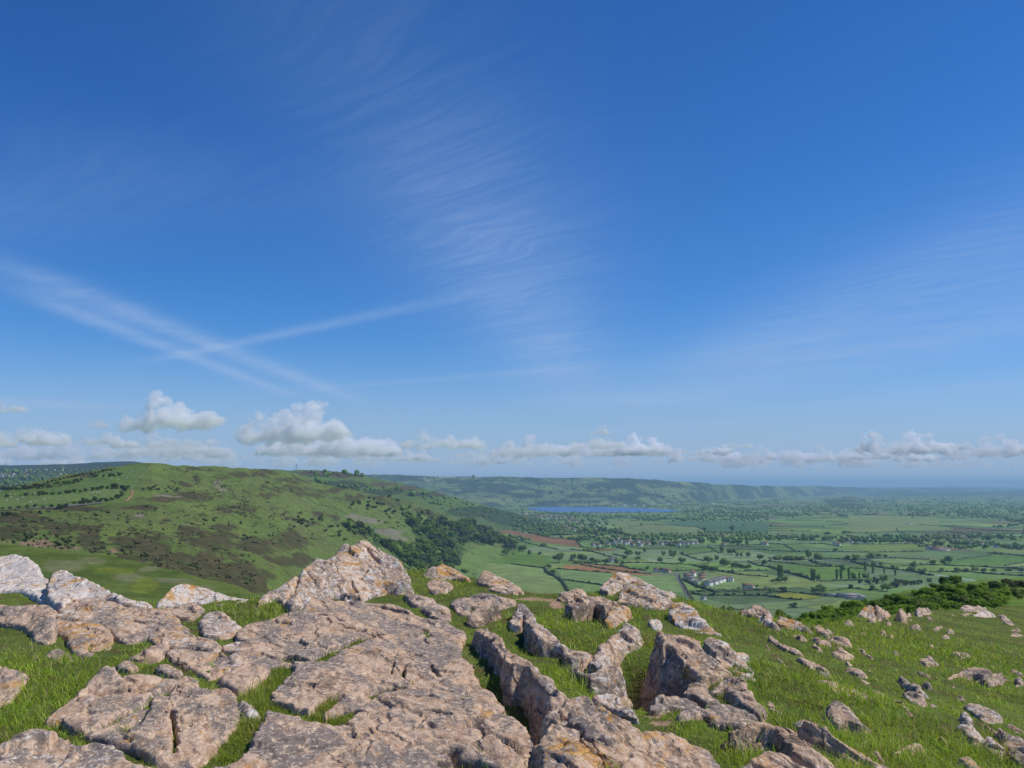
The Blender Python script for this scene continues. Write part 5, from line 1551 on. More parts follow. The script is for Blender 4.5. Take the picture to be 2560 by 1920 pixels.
# ------------------------------------------------------------------ valley trees and houses
MARKS = [(1300, 1395, 'on the meadow under the wooded hill'), (1400, 1408, 'round the red ploughed strips'), (1560, 1355, 'along the long village street'), (1500, 1335, 'in the copse above the long village'), (1650, 1400, 'on the meadows right of the ploughed strips'), (1780, 1415, 'in the clump beyond the white terrace'),
         (1760, 1450, 'by the white terrace'), (1850, 1385, 'on the meadows beside the twin poplars'), (1950, 1350, 'near the right end of the village belt'), (1960, 1395, 'in the tree line left of the tall poplars'), (2110, 1430, 'among the row of tall poplars'), (2130, 1395, 'in the hedge line behind the tall poplars'),
         (2200, 1450, 'in the thicket in front of the tall poplars'), (2050, 1475, 'beside the yellow meadow and grey barns'), (2170, 1352, 'round the tree lined hamlet'), (2380, 1362, 'beside the red roofed farm'), (2370, 1405, 'on the smooth meadow towards the right edge'), (2480, 1430, 'in the hedge near the right edge'),
         (2500, 1342, 'on the far right meadows'), (1820, 1530, 'below the white terrace beside the grey roofs')]


def near_mark(reg, x, y):
    sx, sy = REG[reg][0] + x / ZS, REG[reg][1] + y / ZS
    return min(MARKS, key=lambda m: ((m[0] - sx) / 1.0) ** 2 + ((m[1] - sy) * 2.2) ** 2)[2]


def at_plain(reg, x, y):
    X, Y = on_plain(*px(reg, x, y))
    return float(X), float(Y), float(Y) / (FPX / 0.4 * ZS)      # last: metres per detail pixel


def valley_tree(reg, x, y, h, w=None, kind='tree'):
    X, Y, m = at_plain(reg, x, y)
    hh = h * m
    ww = (w or h) / h
    wide = {'tree': 1.0, 'olive': 1.0, 'poplar': 0.22, 'hawthorn': 1.25}[kind]
    size = 'tall ' if h > 80 else 'small ' if h < 50 else ''
    wd = {'tree': 'dark green tree', 'olive': 'pale green tree', 'poplar': 'slender dark poplar', 'hawthorn': 'blossoming hawthorn'}[kind]
    if kind == 'poplar':
        size = 'tall ' if h > 85 else 'short '
    mk = near_mark(reg, x, y)
    plant(kind if kind in ('poplar', 'hawthorn') else 'tree', kind, f'{size}{wd} {mk}', 'tree', X, Y, ZP, hh, max(0.7, min(1.7, ww / wide)) if kind != 'poplar' else max(0.7, min(1.5, ww / 0.22)),
          'valley trees ' + mk, parts=h >= 55)


for w in ("405,852,92,130 320,902,42,60 350,957,52,60 150,792,46,40 90,757,62,90 20,742,62,80 280,717,42,60 585,692,82,60 565,872,36,30 610,842,72,130 700,852,52,70 740,862,46,70 820,862,52,60 900,867,52,50 530,822,52,60 1275,857,56,60 1470,862,60,90 1390,817,82,85 1310,802,56,45 "
          "1090,802,55,60 1090,830,36,60 1000,797,62,90 960,812,30,50 1145,767,46,25 1470,787,36,35 1170,922,46,45 1700,857,66,110 1770,842,60,40 1840,882,70,95 1920,892,52,90 2030,907,36,40 1650,922,62,95 1745,932,56,95 1690,925,60,80 1600,887,20,50 1900,782,62,90 1945,807,50,35 1980,807,46,35 2040,807,52,50 2140,832,60,70 1620,692,50,30 1642,692,62,60 "
          "1740,692,52,70 1850,692,60,80 1950,702,62,80 1900,700,50,60 2180,872,52,60 2030,700,45,40 1640,977,50,50 1280,932,40,20 1820,1282,62,60 1880,1287,62,60 760,592,62,60 800,602,60,60 850,612,62,70 900,612,60,60 950,622,52,60 700,570,40,50 690,542,42,40 640,602,60,60 590,610,50,60 720,610,50,60 1010,630,40,60 1120,535,30,30 "
          "860,690,50,50 780,700,50,50 1060,700,40,50 1230,705,45,60 1200,690,40,50 1420,700,45,60 1660,582,45,40 1900,585,65,30 2000,535,22,18").split():
    a = [float(t) for t in w.split(',')]
    valley_tree(3, *a, kind='tree' if random.random() < 0.7 else 'olive')
for a in [(1803, 772, 76, 18), (1822, 772, 68, 16)]:
    valley_tree(3, *a, kind='poplar')
for a in [(1380, 708, 30, 60), (150, 770, 30, 40), (240, 785, 30, 40), (520, 830, 30, 60), (975, 820, 30, 50), (1740, 1140, 36, 50), (1600, 1070, 30, 50), (2010, 1130, 30, 40), (1920, 1135, 30, 40), (2130, 1140, 28, 40)]:
    valley_tree(3, *a, kind='hawthorn')
for w in ("305,672,66,50 380,667,52,60 430,642,36,40 520,617,36,40 680,682,56,35 640,692,56,70 350,827,96,60 440,842,76,90 100,827,42,80 170,832,46,70 230,832,46,80 290,832,42,60 580,757,36,50 690,832,46,60 760,832,56,80 880,827,62,100 950,807,42,60 1010,807,32,50 970,887,46,40 1255,907,72,60 1245,937,60,60 1330,952,56,80 1420,872,52,60 1510,872,60,60 "
          "1570,862,76,90 1500,937,46,40 220,867,26,40 275,972,42,60 150,1027,60,62 90,1027,52,60 430,1017,72,42 645,932,72,70 740,1007,72,52 840,1002,66,40 1000,1027,76,82 720,1077,46,45 450,1117,76,120 400,1117,60,62 1030,1102,76,100 900,1092,56,50 1200,1042,40,80 30,1112,50,80 1830,627,46,50 1920,657,56,80 2020,647,52,80 2120,652,36,60 1560,662,42,60 "
          "1080,905,40,40 30,545,26,30 210,640,26,40 500,615,30,30 660,610,40,60 700,605,30,40 1260,690,55,70 1320,700,60,70 1390,690,55,80 1450,710,60,80 1500,715,50,60 1590,710,60,70 1640,710,55,80 1700,715,60,70 1880,735,50,70 1950,690,35,40 1800,715,55,70 2000,725,50,60 2070,735,40,50 2140,735,60,70 2200,740,50,60 1480,605,22,30 1860,935,40,60 1790,930,45,70 1720,935,40,60 1640,935,45,80 1960,940,45,70 2080,935,40,60 2190,935,45,60 2020,785,25,40").split():
    a = [float(t) for t in w.split(',')]
    valley_tree(4, *a, kind='tree' if random.random() < 0.65 else 'olive')
for x in range(740, 1290, 38):
    valley_tree(4, x + random.uniform(-8, 8), 690 + random.uniform(-6, 2), random.uniform(36, 62), random.uniform(45, 65))
for a in [(595, 1007, 102, 22), (632, 1007, 102, 22), (702, 1007, 116, 24), (790, 1007, 72, 16), (867, 1005, 62, 14), (842, 930, 92, 22), (908, 947, 106, 24), (1006, 952, 66, 16), (1100, 967, 76, 20), (96, 1012, 150, 26), (120, 1012, 140, 26), (380, 1012, 116, 25), (402, 1012, 106, 25)]:
    valley_tree(4, *a, kind='poplar')
for a in [(935, 1037, 62, 70), (860, 1042, 46, 70), (1110, 1067, 72, 110), (1310, 1032, 40, 60), (1390, 1020, 36, 60), (220, 1242, 46, 100), (130, 1107, 52, 90), (1180, 1050, 50, 70), (1250, 1045, 46, 60), (40, 1018, 26, 40), (800, 1030, 40, 50)]:
    valley_tree(4, *a, kind='hawthorn')


def house_mesh(L, Wd, H, R, wall, roof, chimney=True):
    V = [(-L / 2, -Wd / 2, -0.5), (L / 2, -Wd / 2, -0.5), (L / 2, Wd / 2, -0.5), (-L / 2, Wd / 2, -0.5), (-L / 2, -Wd / 2, H), (L / 2, -Wd / 2, H), (L / 2, Wd / 2, H), (-L / 2, Wd / 2, H), (-L / 2, 0, H + R), (L / 2, 0, H + R)]
    F4 = [(0, 1, 5, 4), (2, 3, 7, 6)]
    F5 = [(1, 2, 6, 9, 5), (3, 0, 4, 8, 7)]
    wm = mesh_np('wall', np.array(V), [np.array(F4), np.array(F5)], wall, False)
    e = 0.4
    s = R / (Wd / 2)
    y0, z0 = -(Wd / 2 + e), H - e * s
    RV, RF = [], []
    for sg in (1, -1):
        b = len(RV)
        for zz in (0.05, 0.35):
            RV += [(-L / 2 - e, sg * y0, z0 + zz), (L / 2 + e, sg * y0, z0 + zz), (L / 2 + e, 0, H + R + zz), (-L / 2 - e, 0, H + R + zz)]
        RF += [(b + 4, b + 5, b + 6, b + 7), (b + 3, b + 2, b + 1, b), (b, b + 1, b + 5, b + 4), (b + 1, b + 2, b + 6, b + 5), (b + 3, b, b + 4, b + 7)]
    rm = mesh_np('roof', np.array(RV), np.array(RF), roof, False)
    cm = None
    if chimney:
        c = [(x, y, z) for z in (H, H + R + 1.4) for x, y in ((L * 0.36 - .5, -.45), (L * 0.36 + .5, -.45), (L * 0.36 + .5, .45), (L * 0.36 - .5, .45))]
        cm = mesh_np('chimney', np.array(c), np.array([(0, 1, 5, 4), (1, 2, 6, 5), (2, 3, 7, 6), (3, 0, 4, 7), (4, 5, 6, 7)]), M_REDROOF, False)
    return wm, rm, cm


M_SHED2 = None
M_GLASS = mat_plain('window_glass', (0.05, 0.055, 0.065), 0.2, 0.05, 0.2, 0.5)
HP = {}


def house(label, X, Y, kind='white', rz=0.0, s=1.0, group=None, parts=True, Z=ZP):
    if not HP:
        HP.update({'white': house_mesh(11, 7.5, 5.4, 3.0, M_WHITE, M_GREYROOF), 'whitered': house_mesh(11, 7.5, 5.2, 3.0, M_WHITE, M_REDROOF), 'cream': house_mesh(12, 7.5, 5.2, 3.0, M_CREAM, M_REDROOF),
                    'long': house_mesh(26, 8, 5.6, 2.6, M_WHITE, M_GREYROOF), 'barn': house_mesh(34, 16, 4.0, 2.4, M_CREAM, M_SHED, False), 'redbarn': house_mesh(34, 14, 5.0, 4.2, M_CREAM, M_REDROOF, False), 'shed': house_mesh(60, 22, 7, 2.5, M_WHITE, M_SHED, False)})
    wm, rm, cm = HP[kind]
    cat = {'barn': 'barn', 'redbarn': 'barn', 'shed': 'warehouse', 'long': 'terrace'}.get(kind, 'house')
    root = link(cat, None, loc=(X, Y, Z), rot=(0, 0, rz), scale=(s * 0.9,) * 3)
    link('wall', wm, root); link('roof', rm, root)
    if parts:
        if cm: link('chimney', cm, root)
    return tag(root, label, cat, group)


def hx(reg, x, y, kind, label, rz=None, s=1.0, group=None, parts=True):
    X, Y, m = at_plain(reg, x, y)
    house(label, X, Y, kind, random.uniform(-0.5, 0.5) if rz is None else rz, s, group, parts)


G = 'houses of the long village'
for i, (x, y) in enumerate([(700, 712), (725, 710), (745, 714), (880, 690), (905, 655), (870, 672), (940, 680), (975, 695), (1000, 690), (1040, 705), (1090, 682), (1110, 710), (1130, 695), (1155, 690), (1175, 695), (1290, 700), (1310, 690), (1335, 692), (1360, 702), (1385, 690), (1440, 705), (1465, 690), (1490, 692), (1515, 702), (1530, 690), (1555, 692), (1590, 690), (930, 640), (960, 655), (1010, 665), (830, 705), (895, 712)]):
    k = ['white', 'white', 'whitered', 'white', 'cream'][i % 5]
    hx(3, x, y, k, {'white': 'white house with a grey roof in the long village', 'whitered': 'white house with a red roof in the long village', 'cream': 'cream house with a red roof in the long village'}[k], s=1.3, group=G + ' ' + k)
hx(3, 862, 850, 'white', 'lone white cottage right of the upper ploughed strip', 0.3, 1.5)
hx(3, 1250, 930, 'whitered', 'leftmost cottage of the three below the round trees', 0.2, 1.2)
hx(3, 1315, 935, 'white', 'middle cottage of the three below the round trees', -0.2, 1.2)
hx(3, 1348, 938, 'cream', 'rightmost cottage of the three below the round trees', 0.2, 1.1)
hx(3, 1560, 968, 'whitered', 'tallest white house at the back of the terrace hamlet', 0.9, 1.5)
hx(3, 1515, 985, 'cream', 'brown roofed house left of the tall white house', 0.3, 1.3)
hx(3, 1545, 1015, 'white', 'pale house at the left corner of the terrace hamlet', 0.4, 1.3)
hx(3, 1590, 1040, 'white', 'small pale house at the lane in the terrace hamlet', 0.5, 1.1)
hx(3, 1640, 1010, 'cream', 'brown house behind the white terrace', 0.5, 1.2)
hx(3, 1640, 985, 'cream', 'brick house under trees behind the white terrace', 0.2, 1.2)
for j, (x, y) in enumerate([(1698, 1052), (1745, 1040), (1782, 1028), (1812, 1018)]):
    hx(3, x, y, 'white', ['nearest', 'second nearest', 'third nearest', 'farthest'][j] + ' house of the white terrace row', 0.55, 1.45)
hx(3, 1850, 1012, 'cream', 'brown house at the far end of the white terrace row', 0.4, 1.2)
hx(3, 1890, 1015, 'white', 'white gabled house right of the white terrace row', 1.2, 1.4)
hx(3, 2025, 1075, 'cream', 'red roofed bungalow alone right of the white terrace', 0.1, 1.2)
hx(3, 2068, 1078, 'whitered', 'white gabled cottage beside the red roofed bungalow', 1.0, 1.1)
hx(3, 1655, 1172, 'white', 'small white hut by the lane below the terrace', 0.2, 0.8)
hx(3, 1850, 1305, 'barn', 'pale grey farm roof just above the right grass crest', 0.5, 0.6)
hx(3, 1960, 1300, 'barn', 'second farm roof just above the right grass crest', 0.4, 0.5)
hx(3, 540, 578, 'white', 'white house among trees above the brown field', 0.2, 1.2)
hx(3, 1760, 632, 'cream', 'brown farmhouse left of the round valley trees', 0.0, 1.3)
hx(3, 1830, 632, 'cream', 'brown farmhouse right of the long tree row', 0.0, 1.4)
hx(3, 2165, 700, 'white', 'white bungalow at the end of the village belt', 0.1, 1.3)
hx(3, 2195, 702, 'whitered', 'red roofed house at the end of the village belt', 0.1, 1.3)
hx(3, 1830, 705, 'cream', 'pinkish house beside the twin poplars', 0.1, 1.2)
hx(4, 690, 1150, 'barn', 'largest grey barn beside the yellow meadow', -0.12, 1.1)
hx(4, 800, 1164, 'barn', 'grey barn at the right end of the barn group', 1.3, 1.0)
hx(4, 560, 1142, 'barn', 'grey barn at the left end of the barn group', -0.1, 0.7)
hx(4, 745, 1168, 'barn', 'low grey barn in front of the largest barn', -0.12, 0.8)
hx(4, 1460, 745, 'redbarn', 'red roofed barn at the farm on the right meadows', 0.1, 1.15)
hx(4, 1395, 742, 'white', 'white shed left of the red roofed barn', 0.1, 1.6)
hx(4, 1530, 748, 'shed', 'long white shed right of the red roofed barn', 0.1, 0.45)
hx(4, 1218, 522, 'shed', 'lone white building in the far pale meadow', 0.0, 0.5)
for i, (x, y) in enumerate([(720, 678), (760, 680), (805, 676), (840, 680), (895, 676), (1030, 676), (1090, 682), (1215, 682), (1255, 680), (1290, 690)]):
    hx(4, x, y, ['white', 'cream'][i % 2], ['white house half hidden in the tree lined hamlet', 'brown house half hidden in the tree lined hamlet'][i % 2], s=1.1, group='hamlet houses ' + 'ab'[i % 2])
for i, (x, y) in enumerate([(1750, 695), (1845, 700), (1975, 725), (2060, 715), (2100, 718), (2150, 720), (1630, 668), (2010, 490), (2030, 468), (2080, 470), (580, 700), (610, 705)]):
    hx(4, x, y, ['white', 'cream'][i % 2], ['pale house among trees towards the right edge', 'brown house among trees towards the right edge'][i % 2], s=1.25, group='right edge houses ' + 'ab'[i % 2])
# the town by the lake and the villages under the moor: specks of walls and roofs
for i in range(70):
    x = random.uniform(90, 560); y = 445 + (x - 100) * 0.10 + random.uniform(-22, 16)
    k = random.choice(['white', 'whitered', 'cream', 'cream'])
    hx(3, x, y, k, 'tiny house of the town on the near side of the lake', s=1.2, group='town houses on the near lake shore', parts=False)
for i in range(90):
    x = random.uniform(-420, 760) if i % 3 else random.uniform(600, 1250); y = 356 + random.uniform(-26, 8) - (8 if x > 400 else 0)
    k = random.choice(['white', 'whitered', 'cream', 'cream'])
    X, Y, m = at_plain(3, x, max(y, 345))
    house('tiny house of the town on the far side of the lake', X, Y, k, random.uniform(-0.5, 0.5), 1.4, 'town houses beyond the lake', False)
for i, (x, y) in enumerate([(860, 360), (960, 362), (1050, 358), (1120, 360), (1340, 340), (1430, 335), (1730, 322), (1860, 300), (1960, 298)]):
    hx(3, x, max(y, 346), 'shed', 'pale warehouse along the far lake shore', 0.1, 1.0, 'warehouses beyond the lake', False)

# ------------------------------------------------------------------ hedges
def hedge_np(P, w, h, step):
    P = resample(P, step)
    n = len(P)
    t = np.gradient(P, axis=0); t /= np.maximum(1e-6, np.hypot(t[:, 0], t[:, 1]))[:, None]
    nn = np.column_stack([-t[:, 1], t[:, 0]])
    hh = h * rng.lognormal(0, 0.42, n); ww = w * rng.uniform(0.75, 1.3, n)
    rows = []
    for o, z in ((-0.5, -0.15), (-0.55, 0.45), (-0.25, 0.9), (0.2, 1.0), (0.55, 0.5), (0.5, -0.15)):
        j = rng.normal(0, 0.16, n)
        rows.append(np.column_stack([P + nn * (ww * (o + j))[:, None], hh * z * (1 + rng.normal(0, 0.08, n))]))
    V = np.stack(rows, 0)
    V[:, :, 2] += 0
    return V.reshape(-1, 3), grid_faces(6, n)


HEDGES3 = ["0,865 150,885 280,900", "280,900 300,940 380,980 440,1030 482,1100", "380,905 600,925 850,940", "440,1000 620,1025 800,1052", "490,835 700,870 900,885 1050,905 1150,925", "590,870 780,905 1000,935 1200,950", "930,870 1010,905 1150,920", "930,855 1200,855 1530,870", "1530,870 1800,930 2000,960 2212,975", "1450,770 1550,810 1660,840", "1480,790 1760,755",
           "1690,710 1790,770", "2040,840 2120,880 2212,890", "1300,925 1450,925 1650,915 1900,930 2212,920", "1445,960 1455,1010 1490,1060 1530,1130 1575,1190", "1480,1000 1600,1060 1760,1110 1900,1100 2212,1090", "1700,1135 1900,1140 2212,1140", "1540,1120 1700,1140", "1620,1240 1780,1265 2000,1260", "1240,525 1440,535 1600,545 1690,585", "1690,590 2000,600 2212,605",
           "170,600 330,640 550,660", "0,550 200,600", "550,660 600,720 750,735", "500,740 700,760 900,820", "870,780 960,800", "1750,710 2000,700 2212,700", "1900,740 2100,740 2212,745", "1000,545 1240,520", "1000,612 1250,622 1530,632", "0,640 150,690 400,740", "640,450 900,470 1330,480"]
HEDGES4 = ["0,540 200,545 490,545", "0,578 370,580", "540,530 690,515", "720,595 900,600 1120,585 1400,580 1560,580", "1110,560 1130,590 1250,625", "0,640 300,660 560,665", "0,690 120,695 480,690 640,720", "140,700 230,750", "0,750 300,760 600,760 900,765 1350,755", "720,695 1000,695 1350,690", "0,815 330,830 560,820 760,830 1000,810 1390,825", "0,840 200,860 380,885 640,890", "360,835 440,865 540,885",
           "720,845 830,875 1000,900 1250,930 1410,965", "0,890 130,930 280,970 390,1005", "450,1015 700,1010 900,1005", "700,900 830,910", "1080,885 1390,870 1600,880 1900,890 2212,910", "1400,935 1700,930 1900,950 2212,970", "1630,830 1800,805 1960,785", "1900,770 2100,785 2212,800", "2050,880 2212,850", "540,1100 700,1075 900,1090 1000,1090", "0,1100 150,1105 330,1125 560,1145", "0,1145 150,1165 290,1175",
           "1480,535 1700,555 1900,575 2212,590", "1560,580 1800,620", "1600,640 1750,665 1900,680", "740,435 1000,440 1400,455 1700,470", "1300,525 1500,540", "150,480 500,470 700,470", "500,497 650,500", "1600,590 1900,600 2212,605", "1100,1000 1300,1040"]
for reg, LST in ((3, HEDGES3), (4, HEDGES4)):
    for s in LST:
        P = np.array(plain_poly(reg, s))
        d = P[:, 1].mean()
        mid = parse(s)[len(parse(s)) // 2]
        thick = s in ("280,900 300,940 380,980 440,1030 482,1100", "360,835 440,865 540,885", "720,845 830,875 1000,900 1250,930 1410,965", "0,890 130,930 280,970 390,1005", "1480,1000 1600,1060 1760,1110 1900,1100 2212,1090")
        V, F = hedge_np(P, 5.5 if thick else 3.2, 3.4 if thick else 2.2, 4.0)
        c = V.mean(0); c[2] = 0
        o = link('hedge', mesh_np('hedge', V - c, F, M_HEDGE, True), loc=(c[0], c[1], ZP))
        kind = 'thick dark field hedge' if thick else 'thin clipped field hedge'
        mk = near_mark(reg, *mid)
        tag(o, f'{kind} {mk}', 'hedge', 'field hedges ' + mk)


FPOLY = [plain_poly(q[0], q[1]) for q in FIELDS] + [plain_poly(4, '0,445 2212,480 2212,620 0,620')]


def open_field(x, y):
    m = np.zeros(len(x), bool)
    for q in FPOLY: m |= inpoly(x, y, q)
    return m


def far_growth():
    """hedges, copses and villages that merge into one green texture in the distance"""
    Vs, Fs, b = [], [], 0
    TP, TH = [], []
    for p, q in BSP_EDGES:
        c = (p + q) / 2
        if not (3300 < c[1] < 15000) or abs(c[0]) > 0.68 * c[1] + 300: continue
        n = int(max(2, np.hypot(*(q - p)) / (9 + c[1] / 900)))
        L = p[None] + (q - p)[None] * np.linspace(0, 1, n)[:, None]
        wx, wy = warp(L[:, 0], L[:, 1])
        W = np.column_stack([wx, wy])
        v = 1212 + 187 * 2407 / c[1]
        if inpoly(np.array([c[0]]), np.array([c[1]]), LAKE)[0]: continue
        k = ~inpoly(wx, wy, LAKE)
        k &= ~open_field(wx, wy)
        for i in range(n):
            if not k[i]: continue
            r = random.random()
            if r < 0.66:
                TP.append((wx[i] + random.gauss(0, 3), wy[i] + random.gauss(0, 3), ZP)); TH.append(random.choice([2, 2.2, 2.4, 2.6, 3, 3, 3.4, 2.5, 8]))
    # copses
    for _ in range(620):
        d = 1 / random.uniform(1 / 17000, 1 / 3300)
        x = random.uniform(-0.2, 0.62) * d
        m = random.choice([4, 6, 10, 18])
        ln = random.uniform(20, 120) * (1 + d / 9000)
        for _ in range(m):
            qx, qy = x + random.gauss(0, ln * 1.6), d + random.gauss(0, ln * 0.18)
            if inpoly(np.array([qx]), np.array([qy]), LAKE)[0] or open_field(np.array([qx]), np.array([qy]))[0]: continue
            TP.append((qx, qy, ZP)); TH.append(random.uniform(7, 14))
    # belts the photo shows clearly
    for reg, x0, x1, y, jy, n, h in [(3, 780, 1330, 470, 14, 130, 12), (3, 140, 700, 440, 12, 90, 11), (3, 980, 1560, 622, 8, 70, 8), (3, 1560, 1720, 630, 8, 22, 11), (3, 1480, 2212, 440, 30, 160, 10), (4, 0, 700, 420, 30, 150, 10), (4, 1200, 2212, 400, 40, 220, 11), (4, 0, 2212, 350, 40, 420, 12), (4, 0, 2212, 290, 30, 420, 14), (4, 1300, 1800, 430, 12, 80, 12),
                                        (4, 1820, 2212, 470, 25, 90, 12), (4, 1960, 2212, 535, 12, 30, 11), (3, 560, 1500, 362, 5, 110, 12), (3, -300, 600, 352, 14, 130, 12), (3, 1450, 2212, 390, 20, 170, 12), (3, 1200, 2212, 340, 14, 200, 13), (3, 600, 1000, 735, 14, 40, 8), (3, 700, 1600, 705, 12, 60, 7), (3, 380, 760, 570, 30, 60, 10), (3, 1820, 2050, 880, 14, 22, 9), (4, 60, 320, 828, 4, 18, 10), (3, 500, 1000, 855, 10, 26, 8), (4, 1560, 2212, 715, 18, 60, 10), (4, 1290, 1560, 700, 16, 30, 9), (3, 1500, 2000, 1100, 8, 40, 3.5), (3, 1580, 1900, 1030, 14, 24, 5), (3, 1950, 2140, 1070, 10, 14, 5)]:
        for _ in range(int(n * 1.1)):
            x = random.uniform(x0, x1); x += 14 * math.sin(x / 23.0); yy = y + random.gauss(0, jy * 0.25) + jy * 0.5 * round(2 * math.sin(x * 0.013 + y))
            X, Y, m = at_plain(reg, x, max(yy, 270 if reg == 4 else 330))
            if inpoly(np.array([X]), np.array([Y]), LAKE)[0]: continue
            TP.append((X, Y, ZP)); TH.append(h * random.uniform(0.5, 1.25))
    TP = np.array(TP); TH = np.array(TH)
    # water keeps clear, and hill flanks cover the rest
    stuff_trees('far_trees', 'distant hedgerow trees and copses over the valley floor', TP, TH, M_TREE, ICO1)


far_growth()
# knoll trees and the wooded flanks of the two far hills
def hill_stuff(name, label, H, regpoly, n, h, mat, base=ICO1, clump=0):
    P, Hh = [], []
    for reg, s, k in regpoly:
        pl = [px(reg, *q) for q in parse(s)]
        A = np.array(pl)
        cnt = 0
        while cnt < k * n:
            u = random.uniform(A[:, 0].min(), A[:, 0].max()); v = random.uniform(A[:, 1].min(), A[:, 1].max())
            cnt += 1
            if not inpoly(np.array([u]), np.array([v]), pl)[0]: continue
            x, y, z = H.at(u, v)
            hh = h * random.lognormvariate(-0.1, 0.4)
            P.append((float(x), float(y), float(z))); Hh.append(hh)
            for _ in range(random.randrange(clump) if clump else 0):
                du, dv = random.gauss(0, 1.6), random.gauss(0, 0.45)
                x, y, z = H.at(u + du, v + dv)
                P.append((float(x), float(y), float(z))); Hh.append(hh * random.uniform(0.5, 1.0))
    stuff_trees(name, label, P, Hh, mat, base)


hill_stuff('ridge_woodland', 'woodland covering the lower flank of the second ridge', H_RIDGE, [(2, "450,360 900,390 1250,420 1700,500 2212,640 2212,690 1700,640 1300,470 800,420 500,400", 1.0), (3, "0,440 220,490 420,560 430,600 300,640 60,560 0,540", 0.6), (2, "380,280 700,272 940,310 900,330 420,310", 0.15)], 900, 8, M_TREE)
hill_stuff('scarp_woodland', 'woods and hedges on the far scarp', H_SCARP, [(2, "930,306 2212,326 2212,480 1700,440 1400,400 1000,330", 0.8), (3, "0,118 600,124 1000,128 1500,158 1900,195 1900,320 1200,345 0,345", 1.6)], 600, 10, M_TREE)
hill_stuff('hillside_scrub', 'scattered low scrub over the heath hill', H_DOWN, [(2, "200,300 900,430 1200,520 1500,640 1300,700 900,640 500,560 0,420 0,300", 1.0), (2, "0,500 700,600 1200,780 1000,880 500,900 0,900", 0.7), (1, "1400,250 2212,260 2212,700 1700,560 1500,420", 0.6), (1, "0,620 2212,560 2212,1250 1500,1100 800,980 0,900", 1.2), (2, "1100,520 1400,560 1900,760 1700,740 1400,720", 0.9)], 620, 1.15, M_GORSE, ICO1, 8)
hill_stuff('hillside_trees', 'thick low wood filling the right flank of the heath hill', H_DOWN, [(2, "1250,640 1500,690 1700,700 1900,770 2212,860 2212,900 1960,860 1800,950 1760,1060 1740,1160 1350,1160 1150,960 1000,860 1250,930 1430,860", 1.0), (2, "1000,700 1300,600 1700,690 2000,790 1700,720 1400,720 1200,800", 0.25), (2, "760,720 1000,790 1250,960 1100,920 900,840 740,770", 0.2)], 800, 5.0, M_TREE)


def on_hill(H, name, kind, label, cat, reg, x, y, hpx, w=1.0, group=None, parts=False):
    u, v = px(reg, x, y)
    X, Y, Z = [float(t) for t in H.at(u, v)]
    plant(name, kind, label, cat, X, Y, Z, hpx * Y / (FPX / 0.4 * ZS), w, group, parts=parts)


ROWA = [(x, 432 + 8 * math.sin(x) - max(0, x - 200) * 0.13, random.uniform(26, 46)) for x in range(10, 660, 27)]
ROWA2 = [(x, 385 - (x - 380) * 0.235, random.uniform(16, 30)) for x in range(380, 1020, 34)]
ROWB = [(60, 512, 36), (180, 507, 20), (220, 507, 35), (275, 502, 26), (350, 502, 46), (395, 497, 32), (455, 492, 32), (515, 482, 26), (570, 472, 36), (600, 467, 32), (640, 467, 38), (690, 462, 28), (740, 455, 32), (800, 452, 36), (845, 447, 30), (880, 442, 36), (930, 440, 32), (985, 440, 60), (1060, 432, 42), (1100, 427, 34), (1075, 455, 44), (1050, 478, 36)]
ROWC = [(20, 602, 32), (85, 602, 32), (160, 597, 28), (230, 600, 42), (300, 592, 32), (370, 592, 28), (440, 587, 32), (520, 592, 46), (560, 587, 42), (640, 572, 34), (690, 567, 36), (730, 562, 52), (770, 562, 34), (820, 550, 52), (870, 547, 38), (920, 537, 34), (970, 522, 42), (1010, 502, 42), (1050, 490, 32)]
SINGLE = [(705, 352, 28), (810, 332, 42), (832, 330, 38), (895, 317, 26), (960, 317, 42), (985, 317, 32), (1035, 302, 32)]
GULLY = [(80, 672, 52), (30, 665, 40), (130, 668, 36), (250, 862, 62), (240, 842, 42), (350, 862, 36), (500, 892, 48), (560, 872, 42), (600, 867, 36), (680, 872, 32), (630, 907, 32), (420, 927, 30), (480, 922, 22), (490, 832, 36), (430, 812, 32), (30, 872, 36), (120, 892, 30), (170, 852, 22), (580, 947, 20), (310, 820, 30), (380, 830, 30), (210, 880, 34), (540, 850, 30)]
for L, lb, gp in ((ROWA, 'hawthorn bush in the top hedge of the sheep pasture', 'top hedge of the sheep pasture'), (ROWB, 'bush in the middle hedge between the sheep pastures', 'middle hedge of the sheep pasture'), (ROWC, 'bush in the hedge below the sheep pastures', 'bottom hedge of the sheep pasture'), (ROWA2, 'brown scrub bush climbing the left skyline of the hill', 'skyline scrub'), (SINGLE, 'lone bush on the upper sheep pasture', 'lone pasture bushes'), (GULLY, 'bush in the gully behind the smooth shoulder', 'gully bushes')):
    for (x, y, h) in L:
        k = 'gorse' if L is ROWA2 else random.choice(['hawthorn', 'gorse', 'tree', 'hawthorn'])
        on_hill(H_DOWN, 'bush', k, lb, 'bush', 1, x, y, h, random.uniform(0.9, 1.4), gp)
for _ in range(26):
    on_hill(H_DOWN, 'bush', 'gorse', 'small dark bush scattered below the hill crest', 'bush', 1, random.uniform(1225, 1570), random.uniform(395, 450), random.uniform(10, 22), 1.2, 'bushes below the hill crest')
